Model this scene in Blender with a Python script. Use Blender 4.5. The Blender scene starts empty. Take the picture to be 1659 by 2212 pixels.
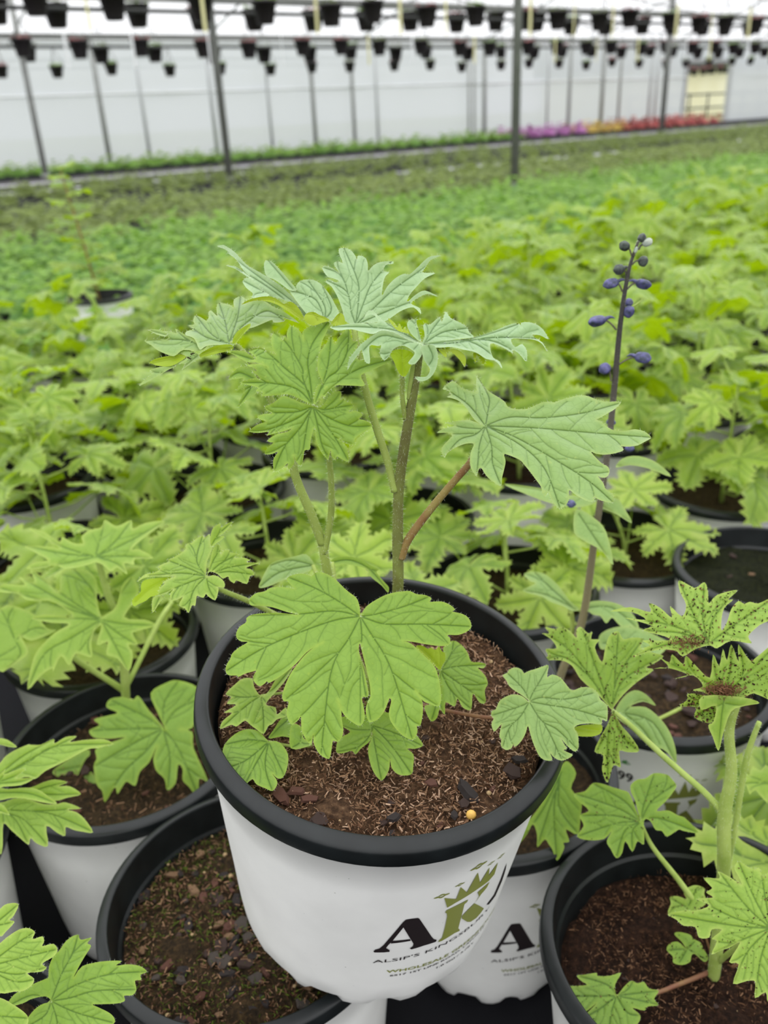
import bpy, math, random
import numpy as np
from mathutils import Vector, Matrix
from mathutils.geometry import delaunay_2d_cdt

# ------------------------------------------------------------------ camera, sky, exposure
FPX, PITCH, ROLL, CAMH = 1818.0, 25.3, 2.85, 0.65
_p, _r = math.radians(PITCH), math.radians(ROLL)
_F = np.array([0, math.cos(_p), -math.sin(_p)]); _R = np.array([1.0, 0, 0]); _U = np.array([0, math.sin(_p), math.cos(_p)])
RC = math.cos(_r) * _R - math.sin(_r) * _U
UC = math.sin(_r) * _R + math.cos(_r) * _U
CAM = np.array([0.0, 0.0, CAMH])
scene = bpy.context.scene
COL = scene.collection
cd = bpy.data.cameras.new('camera'); cam = bpy.data.objects.new('camera', cd); COL.objects.link(cam)
m = Matrix.Identity(4)
for i in range(3):
    m[i][0], m[i][1], m[i][2], m[i][3] = RC[i], UC[i], -_F[i], CAM[i]
cam.matrix_world = m
cd.sensor_fit = 'VERTICAL'; cd.sensor_height = 36.0; cd.sensor_width = 27.0
cd.lens = FPX / 2212.0 * 36.0
cd.clip_start = 0.02; cd.clip_end = 200
cd.dof.use_dof = True; cd.dof.focus_distance = 0.385
cd.dof.aperture_fstop = (cd.lens / 1000.0) / 0.0030
scene.camera = cam

w = bpy.data.worlds.new('overcast_sky'); scene.world = w; w.use_nodes = True
nt = w.node_tree; nt.nodes.clear()
tc = nt.nodes.new('ShaderNodeTexCoord'); sx = nt.nodes.new('ShaderNodeSeparateXYZ')
mr = nt.nodes.new('ShaderNodeMapRange'); mr.inputs[1].default_value = -0.1; mr.inputs[2].default_value = 1.0
mr.inputs[3].default_value = 0.66; mr.inputs[4].default_value = 1.42
bg = nt.nodes.new('ShaderNodeBackground'); bg.inputs[0].default_value = (0.985, 0.992, 1.0, 1)
wo = nt.nodes.new('ShaderNodeOutputWorld')
nt.links.new(tc.outputs['Generated'], sx.inputs[0]); nt.links.new(sx.outputs[2], mr.inputs[0])
nt.links.new(mr.outputs[0], bg.inputs[1]); nt.links.new(bg.outputs[0], wo.inputs[0])
vs = scene.view_settings
vs.view_transform = 'Standard'; vs.look = 'None'; vs.gamma = 1.0; vs.exposure = 0.82; vs.use_curve_mapping = False
scene.cycles.max_bounces = 8; scene.cycles.transparent_max_bounces = 12
scene.cycles.sample_clamp_indirect = 4.0

# ------------------------------------------------------------------ projection helpers
def ray(x, y):
    x = np.asarray(x, float); y = np.asarray(y, float)
    return _F + RC * ((x - 829.5) / FPX)[..., None] - UC * ((y - 1106.0) / FPX)[..., None]
def at(x, y, depth):
    return CAM + ray(x, y) * depth
def on_z(x, y, z):
    d = ray(x, y); return CAM + d * ((z - CAMH) / d[2])
def proj(P):
    v = np.asarray(P, float) - CAM; d = v @ _F
    return 829.5 + FPX * (v @ RC) / d, 1106 - FPX * (v @ UC) / d, d
ES = np.array([0.8177, 0.5755, 0.0]); ET = np.array([-0.5755, 0.8177, 0.0])   # along / across the greenhouse
def st(s, t, z=0.0):
    return ES * s + ET * t + np.array([0, 0, z])
RND = random.Random(7); NR = np.random.default_rng(5)

# ------------------------------------------------------------------ material helpers
def new_mat(name):
    m = bpy.data.materials.new(name); m.use_nodes = True; m.node_tree.nodes.clear()
    return m, m.node_tree
def N(nt, t, **kw):
    n = nt.nodes.new(t)
    for k, v in kw.items():
        if isinstance(k, str) and k.startswith('i_'):
            n.inputs[k[2:].replace('_', ' ')].default_value = v
        else:
            setattr(n, k, v)
    return n
def L(nt, a, b): nt.links.new(a, b)
def rgb(h):
    c = [int(h[i:i + 2], 16) / 255 for i in (0, 2, 4)]
    return tuple([(v / 12.92 if v <= .04045 else ((v + .055) / 1.055) ** 2.4) for v in c] + [1.0])
def ramp(nt, stops):
    r = nt.nodes.new('ShaderNodeValToRGB'); e = r.color_ramp.elements
    while len(e) < len(stops): e.new(0.5)
    for k, (p, c) in enumerate(stops): e[k].position = p; e[k].color = c
    return r
def mixc(nt, fac, a, b, mode='MIX'):
    n = nt.nodes.new('ShaderNodeMix'); n.data_type = 'RGBA'; n.blend_type = mode
    for v, s in ((fac, 0), (a, 6), (b, 7)):
        if hasattr(v, 'is_linked') or hasattr(v, 'links'): nt.links.new(v, n.inputs[s])
        else: n.inputs[s].default_value = v
    return n.outputs[2]
def simple(name, col, rough=.6, spec=.4, noise=None, bump=0.0, nscale=40, metal=0.0):
    m, nt = new_mat(name)
    p = N(nt, 'ShaderNodeBsdfPrincipled'); o = N(nt, 'ShaderNodeOutputMaterial')
    p.inputs['Roughness'].default_value = rough; p.inputs['Specular IOR Level'].default_value = spec; p.inputs['Metallic'].default_value = metal
    if noise is not None:
        tcn = N(nt, 'ShaderNodeTexCoord'); nz = N(nt, 'ShaderNodeTexNoise'); nz.inputs['Scale'].default_value = nscale; nz.inputs['Detail'].default_value = 5
        L(nt, tcn.outputs['Object'], nz.inputs['Vector'])
        rp = ramp(nt, [(.32, col), (.68, noise)]); L(nt, nz.outputs[0], rp.inputs[0]); L(nt, rp.outputs[0], p.inputs['Base Color'])
        if bump:
            b = N(nt, 'ShaderNodeBump'); b.inputs['Strength'].default_value = bump; b.inputs['Distance'].default_value = .002
            L(nt, nz.outputs[0], b.inputs['Height']); L(nt, b.outputs[0], p.inputs['Normal'])
    else:
        p.inputs['Base Color'].default_value = col
    L(nt, p.outputs[0], o.inputs[0])
    return m

def leaf_mat(name, top, top2, vein, under, trans=.35, sheen=.25, rough=.55, margin=None):
    m, nt = new_mat(name)
    o = N(nt, 'ShaderNodeOutputMaterial'); p = N(nt, 'ShaderNodeBsdfPrincipled')
    at_ = N(nt, 'ShaderNodeAttribute', attribute_name='vein'); ed = N(nt, 'ShaderNodeAttribute', attribute_name='edge')
    tcn = N(nt, 'ShaderNodeTexCoord'); oi = N(nt, 'ShaderNodeObjectInfo')
    nz = N(nt, 'ShaderNodeTexNoise'); nz.inputs['Scale'].default_value = 55; nz.inputs['Detail'].default_value = 4
    L(nt, tcn.outputs['Object'], nz.inputs['Vector'])
    mx = N(nt, 'ShaderNodeMath', operation='MULTIPLY_ADD'); mx.inputs[1].default_value = .55
    L(nt, oi.outputs['Random'], mx.inputs[0])
    sc = N(nt, 'ShaderNodeMath', operation='MULTIPLY_ADD'); sc.inputs[1].default_value = .9; sc.inputs[2].default_value = -.22
    L(nt, nz.outputs[0], sc.inputs[0]); L(nt, sc.outputs[0], mx.inputs[2])
    c1 = mixc(nt, mx.outputs[0], top, top2)
    # fine network of minor veins
    vo = N(nt, 'ShaderNodeTexVoronoi', feature='DISTANCE_TO_EDGE'); vo.inputs['Scale'].default_value = 260
    L(nt, tcn.outputs['Object'], vo.inputs['Vector'])
    vm = N(nt, 'ShaderNodeMapRange'); vm.inputs[1].default_value = 0; vm.inputs[2].default_value = .12; vm.inputs[3].default_value = .16; vm.inputs[4].default_value = 0
    L(nt, vo.outputs['Distance'], vm.inputs[0])
    c2 = mixc(nt, vm.outputs[0], c1, vein)
    vf = N(nt, 'ShaderNodeMath', operation='MULTIPLY'); vf.inputs[1].default_value = .92
    L(nt, at_.outputs['Fac'], vf.inputs[0])
    c3 = mixc(nt, vf.outputs[0], c2, vein)
    ef = N(nt, 'ShaderNodeMath', operation='MULTIPLY'); ef.inputs[1].default_value = .55
    L(nt, ed.outputs['Fac'], ef.inputs[0])
    c4 = mixc(nt, ef.outputs[0], c3, margin or under)
    sp = N(nt, 'ShaderNodeTexNoise'); sp.inputs['Scale'].default_value = 420; sp.inputs['Detail'].default_value = 1; L(nt, tcn.outputs['Object'], sp.inputs['Vector'])
    sr = ramp(nt, [(.70, (0, 0, 0, 1)), (.78, (.5, .5, .5, 1))]); L(nt, sp.outputs[0], sr.inputs[0])
    c4 = mixc(nt, sr.outputs[0], c4, margin or under)
    ge = N(nt, 'ShaderNodeNewGeometry')
    c5 = mixc(nt, ge.outputs['Backfacing'], c4, under)
    L(nt, c5, p.inputs['Base Color'])
    p.inputs['Roughness'].default_value = rough; p.inputs['Specular IOR Level'].default_value = .45
    p.inputs['Sheen Weight'].default_value = sheen; p.inputs['Sheen Roughness'].default_value = .45
    p.inputs['Sheen Tint'].default_value = (.85, 1, .9, 1)
    bp = N(nt, 'ShaderNodeBump'); bp.inputs['Strength'].default_value = .35; bp.inputs['Distance'].default_value = .0006
    iv = N(nt, 'ShaderNodeMath', operation='MULTIPLY'); iv.inputs[1].default_value = -1
    ad = N(nt, 'ShaderNodeMath', operation='ADD'); L(nt, at_.outputs['Fac'], ad.inputs[0]); L(nt, vm.outputs[0], ad.inputs[1])
    L(nt, ad.outputs[0], iv.inputs[0]); L(nt, iv.outputs[0], bp.inputs['Height']); L(nt, bp.outputs[0], p.inputs['Normal'])
    tr = N(nt, 'ShaderNodeBsdfTranslucent')
    ct = mixc(nt, .75, c5, under); L(nt, ct, tr.inputs['Color'])
    ms = N(nt, 'ShaderNodeMixShader'); ms.inputs[0].default_value = trans
    L(nt, p.outputs[0], ms.inputs[1]); L(nt, tr.outputs[0], ms.inputs[2]); L(nt, ms.outputs[0], o.inputs[0])
    return m

# ------------------------------------------------------------------ object helpers
def mesh(name, V, F, mat=None, smooth=True, attrs=None):
    me = bpy.data.meshes.new(name)
    me.from_pydata([tuple(map(float, v)) for v in V], [], [tuple(int(i) for i in f) for f in F])
    if smooth: me.polygons.foreach_set('use_smooth', [True] * len(me.polygons))
    if attrs:
        for k, a in attrs.items():
            at_ = me.attributes.new(k, 'FLOAT', 'POINT'); at_.data.foreach_set('value', np.asarray(a, np.float32))
    if mat is not None: me.materials.append(mat)
    me.update()
    return me
ROOTM = {}
def obj(name, me, parent=None, world=False, label=None, kind=None):
    """links one mesh object; world=True when the vertices are in world space and the parent is a thing's Empty"""
    o = bpy.data.objects.new(name, me); COL.objects.link(o)
    if parent is not None:
        o.parent = parent
        if world and parent.name in ROOTM: o.matrix_parent_inverse = ROOTM[parent.name].inverted()
    if label: o['label'] = label
    if kind: o['kind'] = kind
    return o
def tag(o, label, cat, group=None):
    o['label'] = label; o['category'] = cat
    if group: o['group'] = group
    return o
def thing(name, label, cat, M=None, group=None):
    e = bpy.data.objects.new(name, None); COL.objects.link(e); e.empty_display_size = .03
    M = M if M is not None else Matrix.Identity(4)
    e.matrix_world = M; ROOTM[e.name] = M.copy()
    return tag(e, label, cat, group)
def dup(root, M, label, group=None):
    e = root.copy(); COL.objects.link(e); e.matrix_world = M; ROOTM[e.name] = M.copy()
    e['label'] = label
    if group: e['group'] = group
    for ch in root.children:
        c = ch.copy(); COL.objects.link(c); c.parent = e
        for g in ch.children:
            d = g.copy(); COL.objects.link(d); d.parent = c
    return e
def structure(o):
    o['kind'] = 'structure'; return o

class MB:
    def __init__(s): s.V = []; s.F = []; s.n = 0
    def add(s, V, F):
        V = np.asarray(V, float); s.V.append(V); s.F += [tuple(i + s.n for i in f) for f in F]; s.n += len(V)
    def box(s, c, ax, ay, az):
        c, ax, ay, az = (np.asarray(q, float) for q in (c, ax, ay, az))
        V = [c + i * ax + j * ay + k * az for k in (-1, 1) for j in (-1, 1) for i in (-1, 1)]
        s.add(V, [(0, 2, 3, 1), (4, 5, 7, 6), (0, 1, 5, 4), (2, 6, 7, 3), (0, 4, 6, 2), (1, 3, 7, 5)])
    def tube(s, P, R, n=8, cap=True):
        V, F = tube(P, R, n, cap); s.add(V, F)
    def mesh(s, name, mat, smooth=True):
        return mesh(name, np.vstack(s.V), s.F, mat, smooth)
def catmull(P, sub, closed=False):
    P = np.asarray(P, float); n = len(P); out = []
    for i in range(n if closed else n - 1):
        if closed: a, b, c, d = P[i - 1], P[i], P[(i + 1) % n], P[(i + 2) % n]
        else: a, b, c, d = P[max(i - 1, 0)], P[i], P[i + 1], P[min(i + 2, n - 1)]
        for k in range(sub):
            t = k / sub
            out.append(.5 * (2 * b + (c - a) * t + (2 * a - 5 * b + 4 * c - d) * t * t + (3 * b - a - 3 * c + d) * t ** 3))
    if not closed: out.append(P[-1])
    return np.array(out)
def tube(P, R, n=8, cap=True):
    P = np.asarray(P, float); R = np.broadcast_to(np.asarray(R, float), (len(P),))
    V = []; F = []; T = np.gradient(P, axis=0); T /= np.linalg.norm(T, axis=1)[:, None] + 1e-12
    u = np.cross(T[0], [0.3, .9, .1]); u /= np.linalg.norm(u)
    for i in range(len(P)):
        u = u - T[i] * (u @ T[i]); u /= np.linalg.norm(u); v = np.cross(T[i], u)
        for k in range(n):
            a = 2 * math.pi * k / n; V.append(P[i] + R[i] * (math.cos(a) * u + math.sin(a) * v))
    for i in range(len(P) - 1):
        for k in range(n):
            F.append((i * n + k, i * n + (k + 1) % n, (i + 1) * n + (k + 1) % n, (i + 1) * n + k))
    if cap: F.append(tuple(range(n))[::-1]); F.append(tuple(range((len(P) - 1) * n, len(P) * n)))
    return np.array(V), F
def lathe(prof, n=64, zfun=None):
    V = []; F = []
    for j, (r, z) in enumerate(prof):
        for k in range(n):
            a = 2 * math.pi * k / n; rr, zz = (r, z) if zfun is None else zfun(j, r, z, a)
            V.append((rr * math.cos(a), rr * math.sin(a), zz))
    for j in range(len(prof) - 1):
        for k in range(n):
            F.append((j * n + k, j * n + (k + 1) % n, (j + 1) * n + (k + 1) % n, (j + 1) * n + k))
    return V, F
def inpoly(Q, P):
    x, y = Q[:, 0], Q[:, 1]; c = np.zeros(len(Q), bool); j = len(P) - 1
    for i in range(len(P)):
        xi, yi = P[i]; xj, yj = P[j]
        k = ((yi > y) != (yj > y))
        if yi != yj: c ^= k & (x < (xj - xi) * (y - yi) / (yj - yi) + xi)
        j = i
    return c
def segdist(Q, A, B):
    d = B - A; l = (d * d).sum() + 1e-12
    t = np.clip(((Q - A) @ d) / l, 0, 1); return np.linalg.norm(Q - (A + t[:, None] * d), axis=1)
def polydist(Q, P):
    r = np.full(len(Q), 1e9)
    for i in range(len(P) - 1): r = np.minimum(r, segdist(Q, P[i], P[i + 1]))
    return r
def resample(P, step):
    P = np.asarray(P, float); s = np.r_[0, np.cumsum(np.linalg.norm(np.diff(P, axis=0), axis=1))]
    n = max(2, int(s[-1] / step) + 1); q = np.linspace(0, s[-1], n)
    return np.stack([np.interp(q, s, P[:, k]) for k in range(2)], 1)

def leaf2d(out, center, mains, res, sub=3, veinw=None, sec=True, lib=False):
    """flat leaf: outline + palmate veins -> 2D vertices, triangles, vein, edge, distance to main vein, boundary loop"""
    ctrl = np.asarray(out, float); c = np.asarray(center, float)
    B = catmull(ctrl, sub, True); B = np.array([b for i, b in enumerate(B) if np.linalg.norm(b - B[i - 1]) > res * .15])
    veinw = veinw or res * .48
    mv = [np.asarray([c] + [np.asarray(q, float) for q in (mm if isinstance(mm[0], (list, tuple)) else [mm])]) for mm in mains]
    mv = [catmull(v, 5) if len(v) > 2 else v for v in mv]
    lines = [(v, 1.0) for v in mv]
    if sec and mv:
        rr = np.linalg.norm(ctrl - c, axis=1)
        for i in range(len(ctrl)):
            if rr[i] > rr[i - 1] and rr[i] >= rr[(i + 1) % len(ctrl)]:
                tip = ctrl[i]; best = min(mv, key=lambda v: polydist(tip[None], v)[0])
                dd = polydist(tip[None], best)[0]
                if dd < res * 2.5: continue
                S = resample(best, res); k = np.linalg.norm(S - tip, axis=1).argmin(); back = int(1.35 * dd / res)
                k0 = max(2, k - back)
                if k0 >= len(S): continue
                a = S[k0]; mid = (a + tip) / 2 + (S[min(k0 + 3, len(S) - 1)] - a) * .35
                lines.append((catmull(np.array([a, mid, tip * .95 + a * .05]), 4), .85))
    if sec and mv and not lib:
        g0 = B.min(0) - 2 * res; hs = res * .5; nx, ny = (np.ceil((B.max(0) + 2 * res - g0) / hs)).astype(int)
        gx_, gy_ = np.meshgrid(np.arange(nx), np.arange(ny)); GQ = np.stack([gx_.ravel(), gy_.ravel()], 1) * hs + g0
        free = inpoly(GQ, B).reshape(ny, nx)
        for q in resample(np.vstack([B, B[:1]]), hs): free[max(0, int((q[1] - g0[1]) / hs) - 1):int((q[1] - g0[1]) / hs) + 3, max(0, int((q[0] - g0[0]) / hs) - 1):int((q[0] - g0[0]) / hs) + 3] = False
        occ = np.full((ny, nx), -1)
        def mark(P, idx):
            for q in resample(P, hs):
                i_, j_ = int((q[1] - g0[1]) / hs), int((q[0] - g0[0]) / hs)
                if 0 < i_ < ny - 2 and 0 < j_ < nx - 2: occ[i_ - 1:i_ + 2, j_ - 1:j_ + 2] = idx
        for li, (P, _) in enumerate(lines): mark(P, li)
        for mi, v in enumerate(mv):
            S = resample(v, res); n_ = len(S)
            for bi, fr in enumerate((.22, .37, .52, .67, .82)):
                for sg in (1, -1):
                    k = int(n_ * (fr + (.05 if sg > 0 else -.02) + RND.uniform(-.03, .03)))
                    if k < 4 or k >= n_ - 4: continue
                    T = S[k + 2] - S[k - 2]; T = T / (np.linalg.norm(T) + 1e-9)
                    an = sg * math.radians(RND.uniform(36, 52)); d = np.array([T[0] * math.cos(an) - T[1] * math.sin(an), T[0] * math.sin(an) + T[1] * math.cos(an)])
                    P = [S[k]]; q = S[k] + d * res * 1.6
                    for _ in range(60):
                        i_, j_ = int((q[1] - g0[1]) / hs), int((q[0] - g0[0]) / hs)
                        if not (0 <= i_ < ny and 0 <= j_ < nx) or not free[i_, j_]: break
                        P.append(q)
                        if len(P) > 3 and occ[i_, j_] >= 0: break
                        d = d + T * .04 + np.array([RND.uniform(-.15, .15), RND.uniform(-.15, .15)]); d /= np.linalg.norm(d); q = q + d * res
                    if len(P) >= 5: lines.append((np.array(P), .55 if len(P) > 8 else .42)); mark(np.array(P), len(lines) - 1)
    bb0, bb1 = B.min(0), B.max(0); vp = []; va = []; taken = []
    for P, wgt in lines:
        S = resample(P, res * .9); T = np.gradient(S, axis=0); T /= np.linalg.norm(T, axis=1)[:, None] + 1e-9
        nn = np.stack([-T[:, 1], T[:, 0]], 1)
        for q, sgn in ((S, 0), (S + nn * veinw, 1), (S - nn * veinw, 1)):
            vp.append(q); va.append(np.full(len(q), wgt if sgn == 0 else 0.0))
    gx, gy = np.meshgrid(np.arange(bb0[0], bb1[0], res), np.arange(bb0[1], bb1[1], res)); G = np.stack([gx.ravel(), gy.ravel()], 1)
    G += (NR.random(G.shape) - .5) * res * .35
    if vp:
        vp = np.vstack(vp); va = np.concatenate(va); o = np.argsort(-va); vp, va = vp[o], va[o]
        keep = []; grid = {}
        for i, q in enumerate(vp):
            key = (int(q[0] // veinw), int(q[1] // veinw)); ok = True
            for dx in (-1, 0, 1):
                for dy in (-1, 0, 1):
                    for j in grid.get((key[0] + dx, key[1] + dy), ()):
                        if np.hypot(*(vp[j] - q)) < veinw * .75: ok = False
            if ok: keep.append(i); grid.setdefault(key, []).append(i)
        vp, va = vp[keep], va[keep]
        ok = inpoly(vp, B); vp, va = vp[ok], va[ok]
        BC = np.vstack([B, B[:1]]); ok = polydist(vp, BC) > res * .3; vp, va = vp[ok], va[ok]
    else: vp = np.zeros((0, 2)); va = np.zeros(0)
    G = G[inpoly(G, B)]
    if len(G):
        G = G[polydist(G, np.vstack([B, B[:1]])) > res * .5]
        if len(vp) and len(G):
            G = G[np.concatenate([np.abs(G[i:i + 400, None] - vp[None]).sum(2).min(1) > res * .8 for i in range(0, len(G), 400)])]
    A = np.vstack([B, vp, G]); nb = len(B)
    r = delaunay_2d_cdt([Vector(p) for p in A], [(i, (i + 1) % nb) for i in range(nb)], [], 1, 1e-5)
    X = np.array([tuple(p) for p in r[0]]); F = [tuple(f) for f in r[2]]
    org = r[3]; vein = np.zeros(len(X)); AV = np.r_[np.zeros(nb), va, np.zeros(len(G))]
    for i, oo in enumerate(org):
        if oo: vein[i] = max(AV[j] for j in oo if j < len(AV)) if any(j < len(AV) for j in oo) else 0
    dm = np.full(len(X), 1e9)
    for v in mv: dm = np.minimum(dm, polydist(X, v))
    if not mv: dm[:] = 0
    da = np.zeros(len(X))
    if lines:
        LP = np.vstack([resample(P, res * .7) for P, _ in lines]); da = np.empty(len(X))
        for i in range(0, len(X), 400): da[i:i + 400] = np.sqrt(((X[i:i + 400, None] - LP[None]) ** 2).sum(2).min(1))
    edge = np.clip(1 - polydist(X, np.vstack([B, B[:1]])) / (res * 1.3), 0, 1)
    return X, F, vein, edge, dm, B, da

def P2(s):
    return [tuple(float(q) for q in t.split(',')) for t in s.split()]
def px(crop, pts):
    x0, y0, sc = crop
    return [(x0 + a / sc, y0 + b / sc) for a, b in pts]
def norm(v):
    v = np.asarray(v, float); return v / np.linalg.norm(v)

class Patch: pass
def patch(crop, out, center, depth, nrm, mains=(), k=2.0, fold=.12, res=5.0, cpix=None, wav=.0006, groove=.0003, flip=False):
    """a leaf blade traced in outline and laid on a curved surface of its own (centre, normal, droop, folds)"""
    out = px(crop, P2(out)) if isinstance(out, str) else out
    c2 = px(crop, [center])[0]
    mv = []
    for mm in mains:
        mv.append(px(crop, P2(mm)) if isinstance(mm, str) else px(crop, [mm]))
    X, F, vein, edge, dm, B, da = leaf2d(out, c2, mv, res)
    if cpix is not None: c2 = px(crop, [cpix])[0]
    c0 = at(c2[0], c2[1], depth); n = norm(nrm); mpp = depth / FPX
    ua = norm(np.cross([0, 1, .01], n)); va = np.cross(n, ua); ph = NR.random(2) * 6
    def h(P, vein, dm, da):
        q = P - c0; u = q @ ua; v = q @ va; r2 = u * u + v * v
        return -k * r2 + fold * np.minimum(dm * mpp, .008) + wav * np.sin(u * 260 + ph[0]) * np.cos(v * 240 + ph[1]) * np.minimum(1, r2 / .0006) - groove * vein + .27 * np.minimum(da * mpp, .0022) - .04 * np.maximum(da * mpp - .0022, 0)
    def lift(X, vein, dm, da):
        D = ray(X[:, 0], X[:, 1]); nd = D @ n; hh = np.zeros(len(X))
        for _ in range(8):
            t = ((c0 - CAM) @ n + hh) / nd
            P = CAM + D * t[:, None]
            hh = .5 * hh + .5 * np.clip(h(P, vein, dm, da), -.03, .03)
        return P
    p = Patch(); p.V = lift(X, vein, dm, da); p.B = lift(B, np.zeros(len(B)), np.full(len(B), 8.0), np.full(len(B), 4.0)); p.vein = vein; p.edge = edge; p.n = n; p.c0 = c0
    p.F = []
    for f in F:
        a, b, c = (p.V[i] for i in f)
        up = np.cross(b - a, c - a) @ n > 0
        p.F.append(f if up != flip else f[::-1])
    return p
def hairs_mesh(bases, dirs, length, width, mat):
    V = []; F = []
    for b, d in zip(bases, dirs):
        l = length * (.5 + RND.random()); s = norm(np.cross(d, NR.normal(size=3))) * width; i = len(V)
        tip = b + d * l + NR.normal(size=3) * l * .18
        V += [b - s, b + s, tip]; F.append((i, i + 1, i + 2))
    return mesh('hairs', V, F, mat, False)
def leaf_from(patches, parent, mat, name='leaf', hair=None, label=None):
    V = []; F = []; ve = []; ed = []; n = 0; hb = []; hd = []
    for p in patches:
        V.append(p.V); F += [tuple(i + n for i in f) for f in p.F]; n += len(p.V); ve.append(p.vein); ed.append(p.edge)
        if hair:
            T = np.roll(p.B, -1, 0) - np.roll(p.B, 1, 0); cen = p.B.mean(0)
            for i in range(len(p.B)):
                o_ = np.cross(T[i], p.n); l_ = np.linalg.norm(o_)
                if l_ < 1e-9: continue
                o_ /= l_
                if (p.B[i] - cen) @ o_ < 0: o_ = -o_
                for _ in range(2):
                    a = p.B[i] + (p.B[(i + 1) % len(p.B)] - p.B[i]) * RND.random()
                    hb.append(a); hd.append(norm(o_ + p.n * (RND.random() - .3) * .9 + NR.normal(size=3) * .3))
    me = mesh(name, np.vstack(V), F, mat, True, {'vein': np.concatenate(ve), 'edge': np.concatenate(ed)})
    o = obj(name, me, parent, True, label)
    if hair: obj('hairs', hairs_mesh(hb, hd, hair, .00004, M_HAIR), o, kind='stuff')
    return o
def pxtube(pts, sub=6):
    """pts: (x, y, depth, width in pixels) -> centre line and radii in world space"""
    A = np.array(pts, float); P = at(A[:, 0], A[:, 1], 1.0); P = CAM + (P - CAM) * A[:, 2:3]; R = A[:, 3] * A[:, 2] / FPX / 2
    Q = catmull(np.hstack([P, R[:, None]]), sub); return Q[:, :3], Q[:, 3]
def stem_obj(name, pts, parent, mat, hair=0.0, nside=10, world=True, label=None):
    P, R = pxtube(pts); V, F = tube(P, R, nside)
    o = obj(name, mesh(name, V, F, mat), parent, world and parent.name in ROOTM, label)
    if hair:
        hb = []; hd = []; ln = np.linalg.norm(np.diff(P, axis=0), axis=1).sum()
        for _ in range(int(ln * 9000)):
            i = RND.randrange(len(P) - 1); t = RND.random(); q = P[i] + (P[i + 1] - P[i]) * t; r = R[i]
            T = norm(P[i + 1] - P[i]); d = NR.normal(size=3); d = norm(d - T * (d @ T)); hb.append(q + d * r * .95); hd.append(norm(d + T * (RND.random() - .5) * .6))
        obj('hairs', hairs_mesh(hb, hd, hair, .000035, M_HAIR), o, kind='stuff')
    return o
# ------------------------------------------------------------------ materials
M_HAIR = simple('leaf_hair', (.72, .78, .6, 1), .6, .2)
M_LEAF = leaf_mat('leaf_green', rgb('749832'), rgb('88ac40'), rgb('466c1a'), rgb('96b010'), .30, .20, .48, margin=rgb('9db640'))
M_LEAFP = leaf_mat('leaf_pale_green', rgb('7f9f52'), rgb('90b062'), rgb('4a6a24'), rgb('96b00c'), .30, .60, .45, margin=rgb('a5b860'))
M_LEAFSHEEN = leaf_mat('leaf_bluish_sheen', rgb('88a870'), rgb('9bb984'), rgb('50743e'), rgb('9ab010'), .26, .8, .42, margin=rgb('a8c090'))  # sheen of the leaf hairs painted in as a paler, bluer base
M_LEAFL = leaf_mat('leaf_lime', rgb('82a438'), rgb('9abc4a'), rgb('50741a'), rgb('9cba08'), .38, .25, .46, margin=rgb('bccc66'))
M_LEAFF = leaf_mat('leaf_field', rgb('779a2c'), rgb('b0cc4c'), rgb('537820'), rgb('a2be04'), .46, .35, .42, margin=rgb('b8c862'))
M_LEAFD = leaf_mat('leaf_dark', rgb('4d8230'), rgb('70a03c'), rgb('2c5a1c'), rgb('7fa82c'), .4, .2)
M_LEAFO = leaf_mat('leaf_olive', rgb('5a6a2c'), rgb('7a8c38'), rgb('46522a'), rgb('7a8c34'), .35, .1)
M_GRASS = leaf_mat('grass_green', rgb('5f9030'), rgb('7fa83c'), rgb('4a7a28'), rgb('8aab3c'), .3, .1)
def stem_mat(name, c1, c2):
    return simple(name, rgb(c1), .55, .3, rgb(c2), .2, 90)
M_STEM = stem_mat('stem_brown_green', '6b6a3c', '7f8a46')
M_STEMG = stem_mat('stem_green', '8a9a48', '9cae58')
M_STEML = stem_mat('stem_lime', '94aa50', 'a9bb66')
M_STEMR = stem_mat('stem_reddish', '87643e', '93854a')
M_STEMP = stem_mat('stem_purple_grey', '4a4442', '6a6650')
def spike_mat():
    m, nt = new_mat('stem_flower_spike'); p = N(nt, 'ShaderNodeBsdfPrincipled'); o = N(nt, 'ShaderNodeOutputMaterial'); t = N(nt, 'ShaderNodeTexCoord'); sx = N(nt, 'ShaderNodeSeparateXYZ')
    L(nt, t.outputs['Generated'], sx.inputs[0]); rp = ramp(nt, [(.25, rgb('847a5a')), (.60, rgb('5c564a')), (.85, rgb('35322f'))]); L(nt, sx.outputs[2], rp.inputs[0]); L(nt, rp.outputs[0], p.inputs['Base Color']); p.inputs['Roughness'].default_value = .6; L(nt, p.outputs[0], o.inputs[0]); return m
M_SPIKE = spike_mat()
M_STEMD = stem_mat('stem_dull_red', '7a4c40', '8a6a48')

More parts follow.
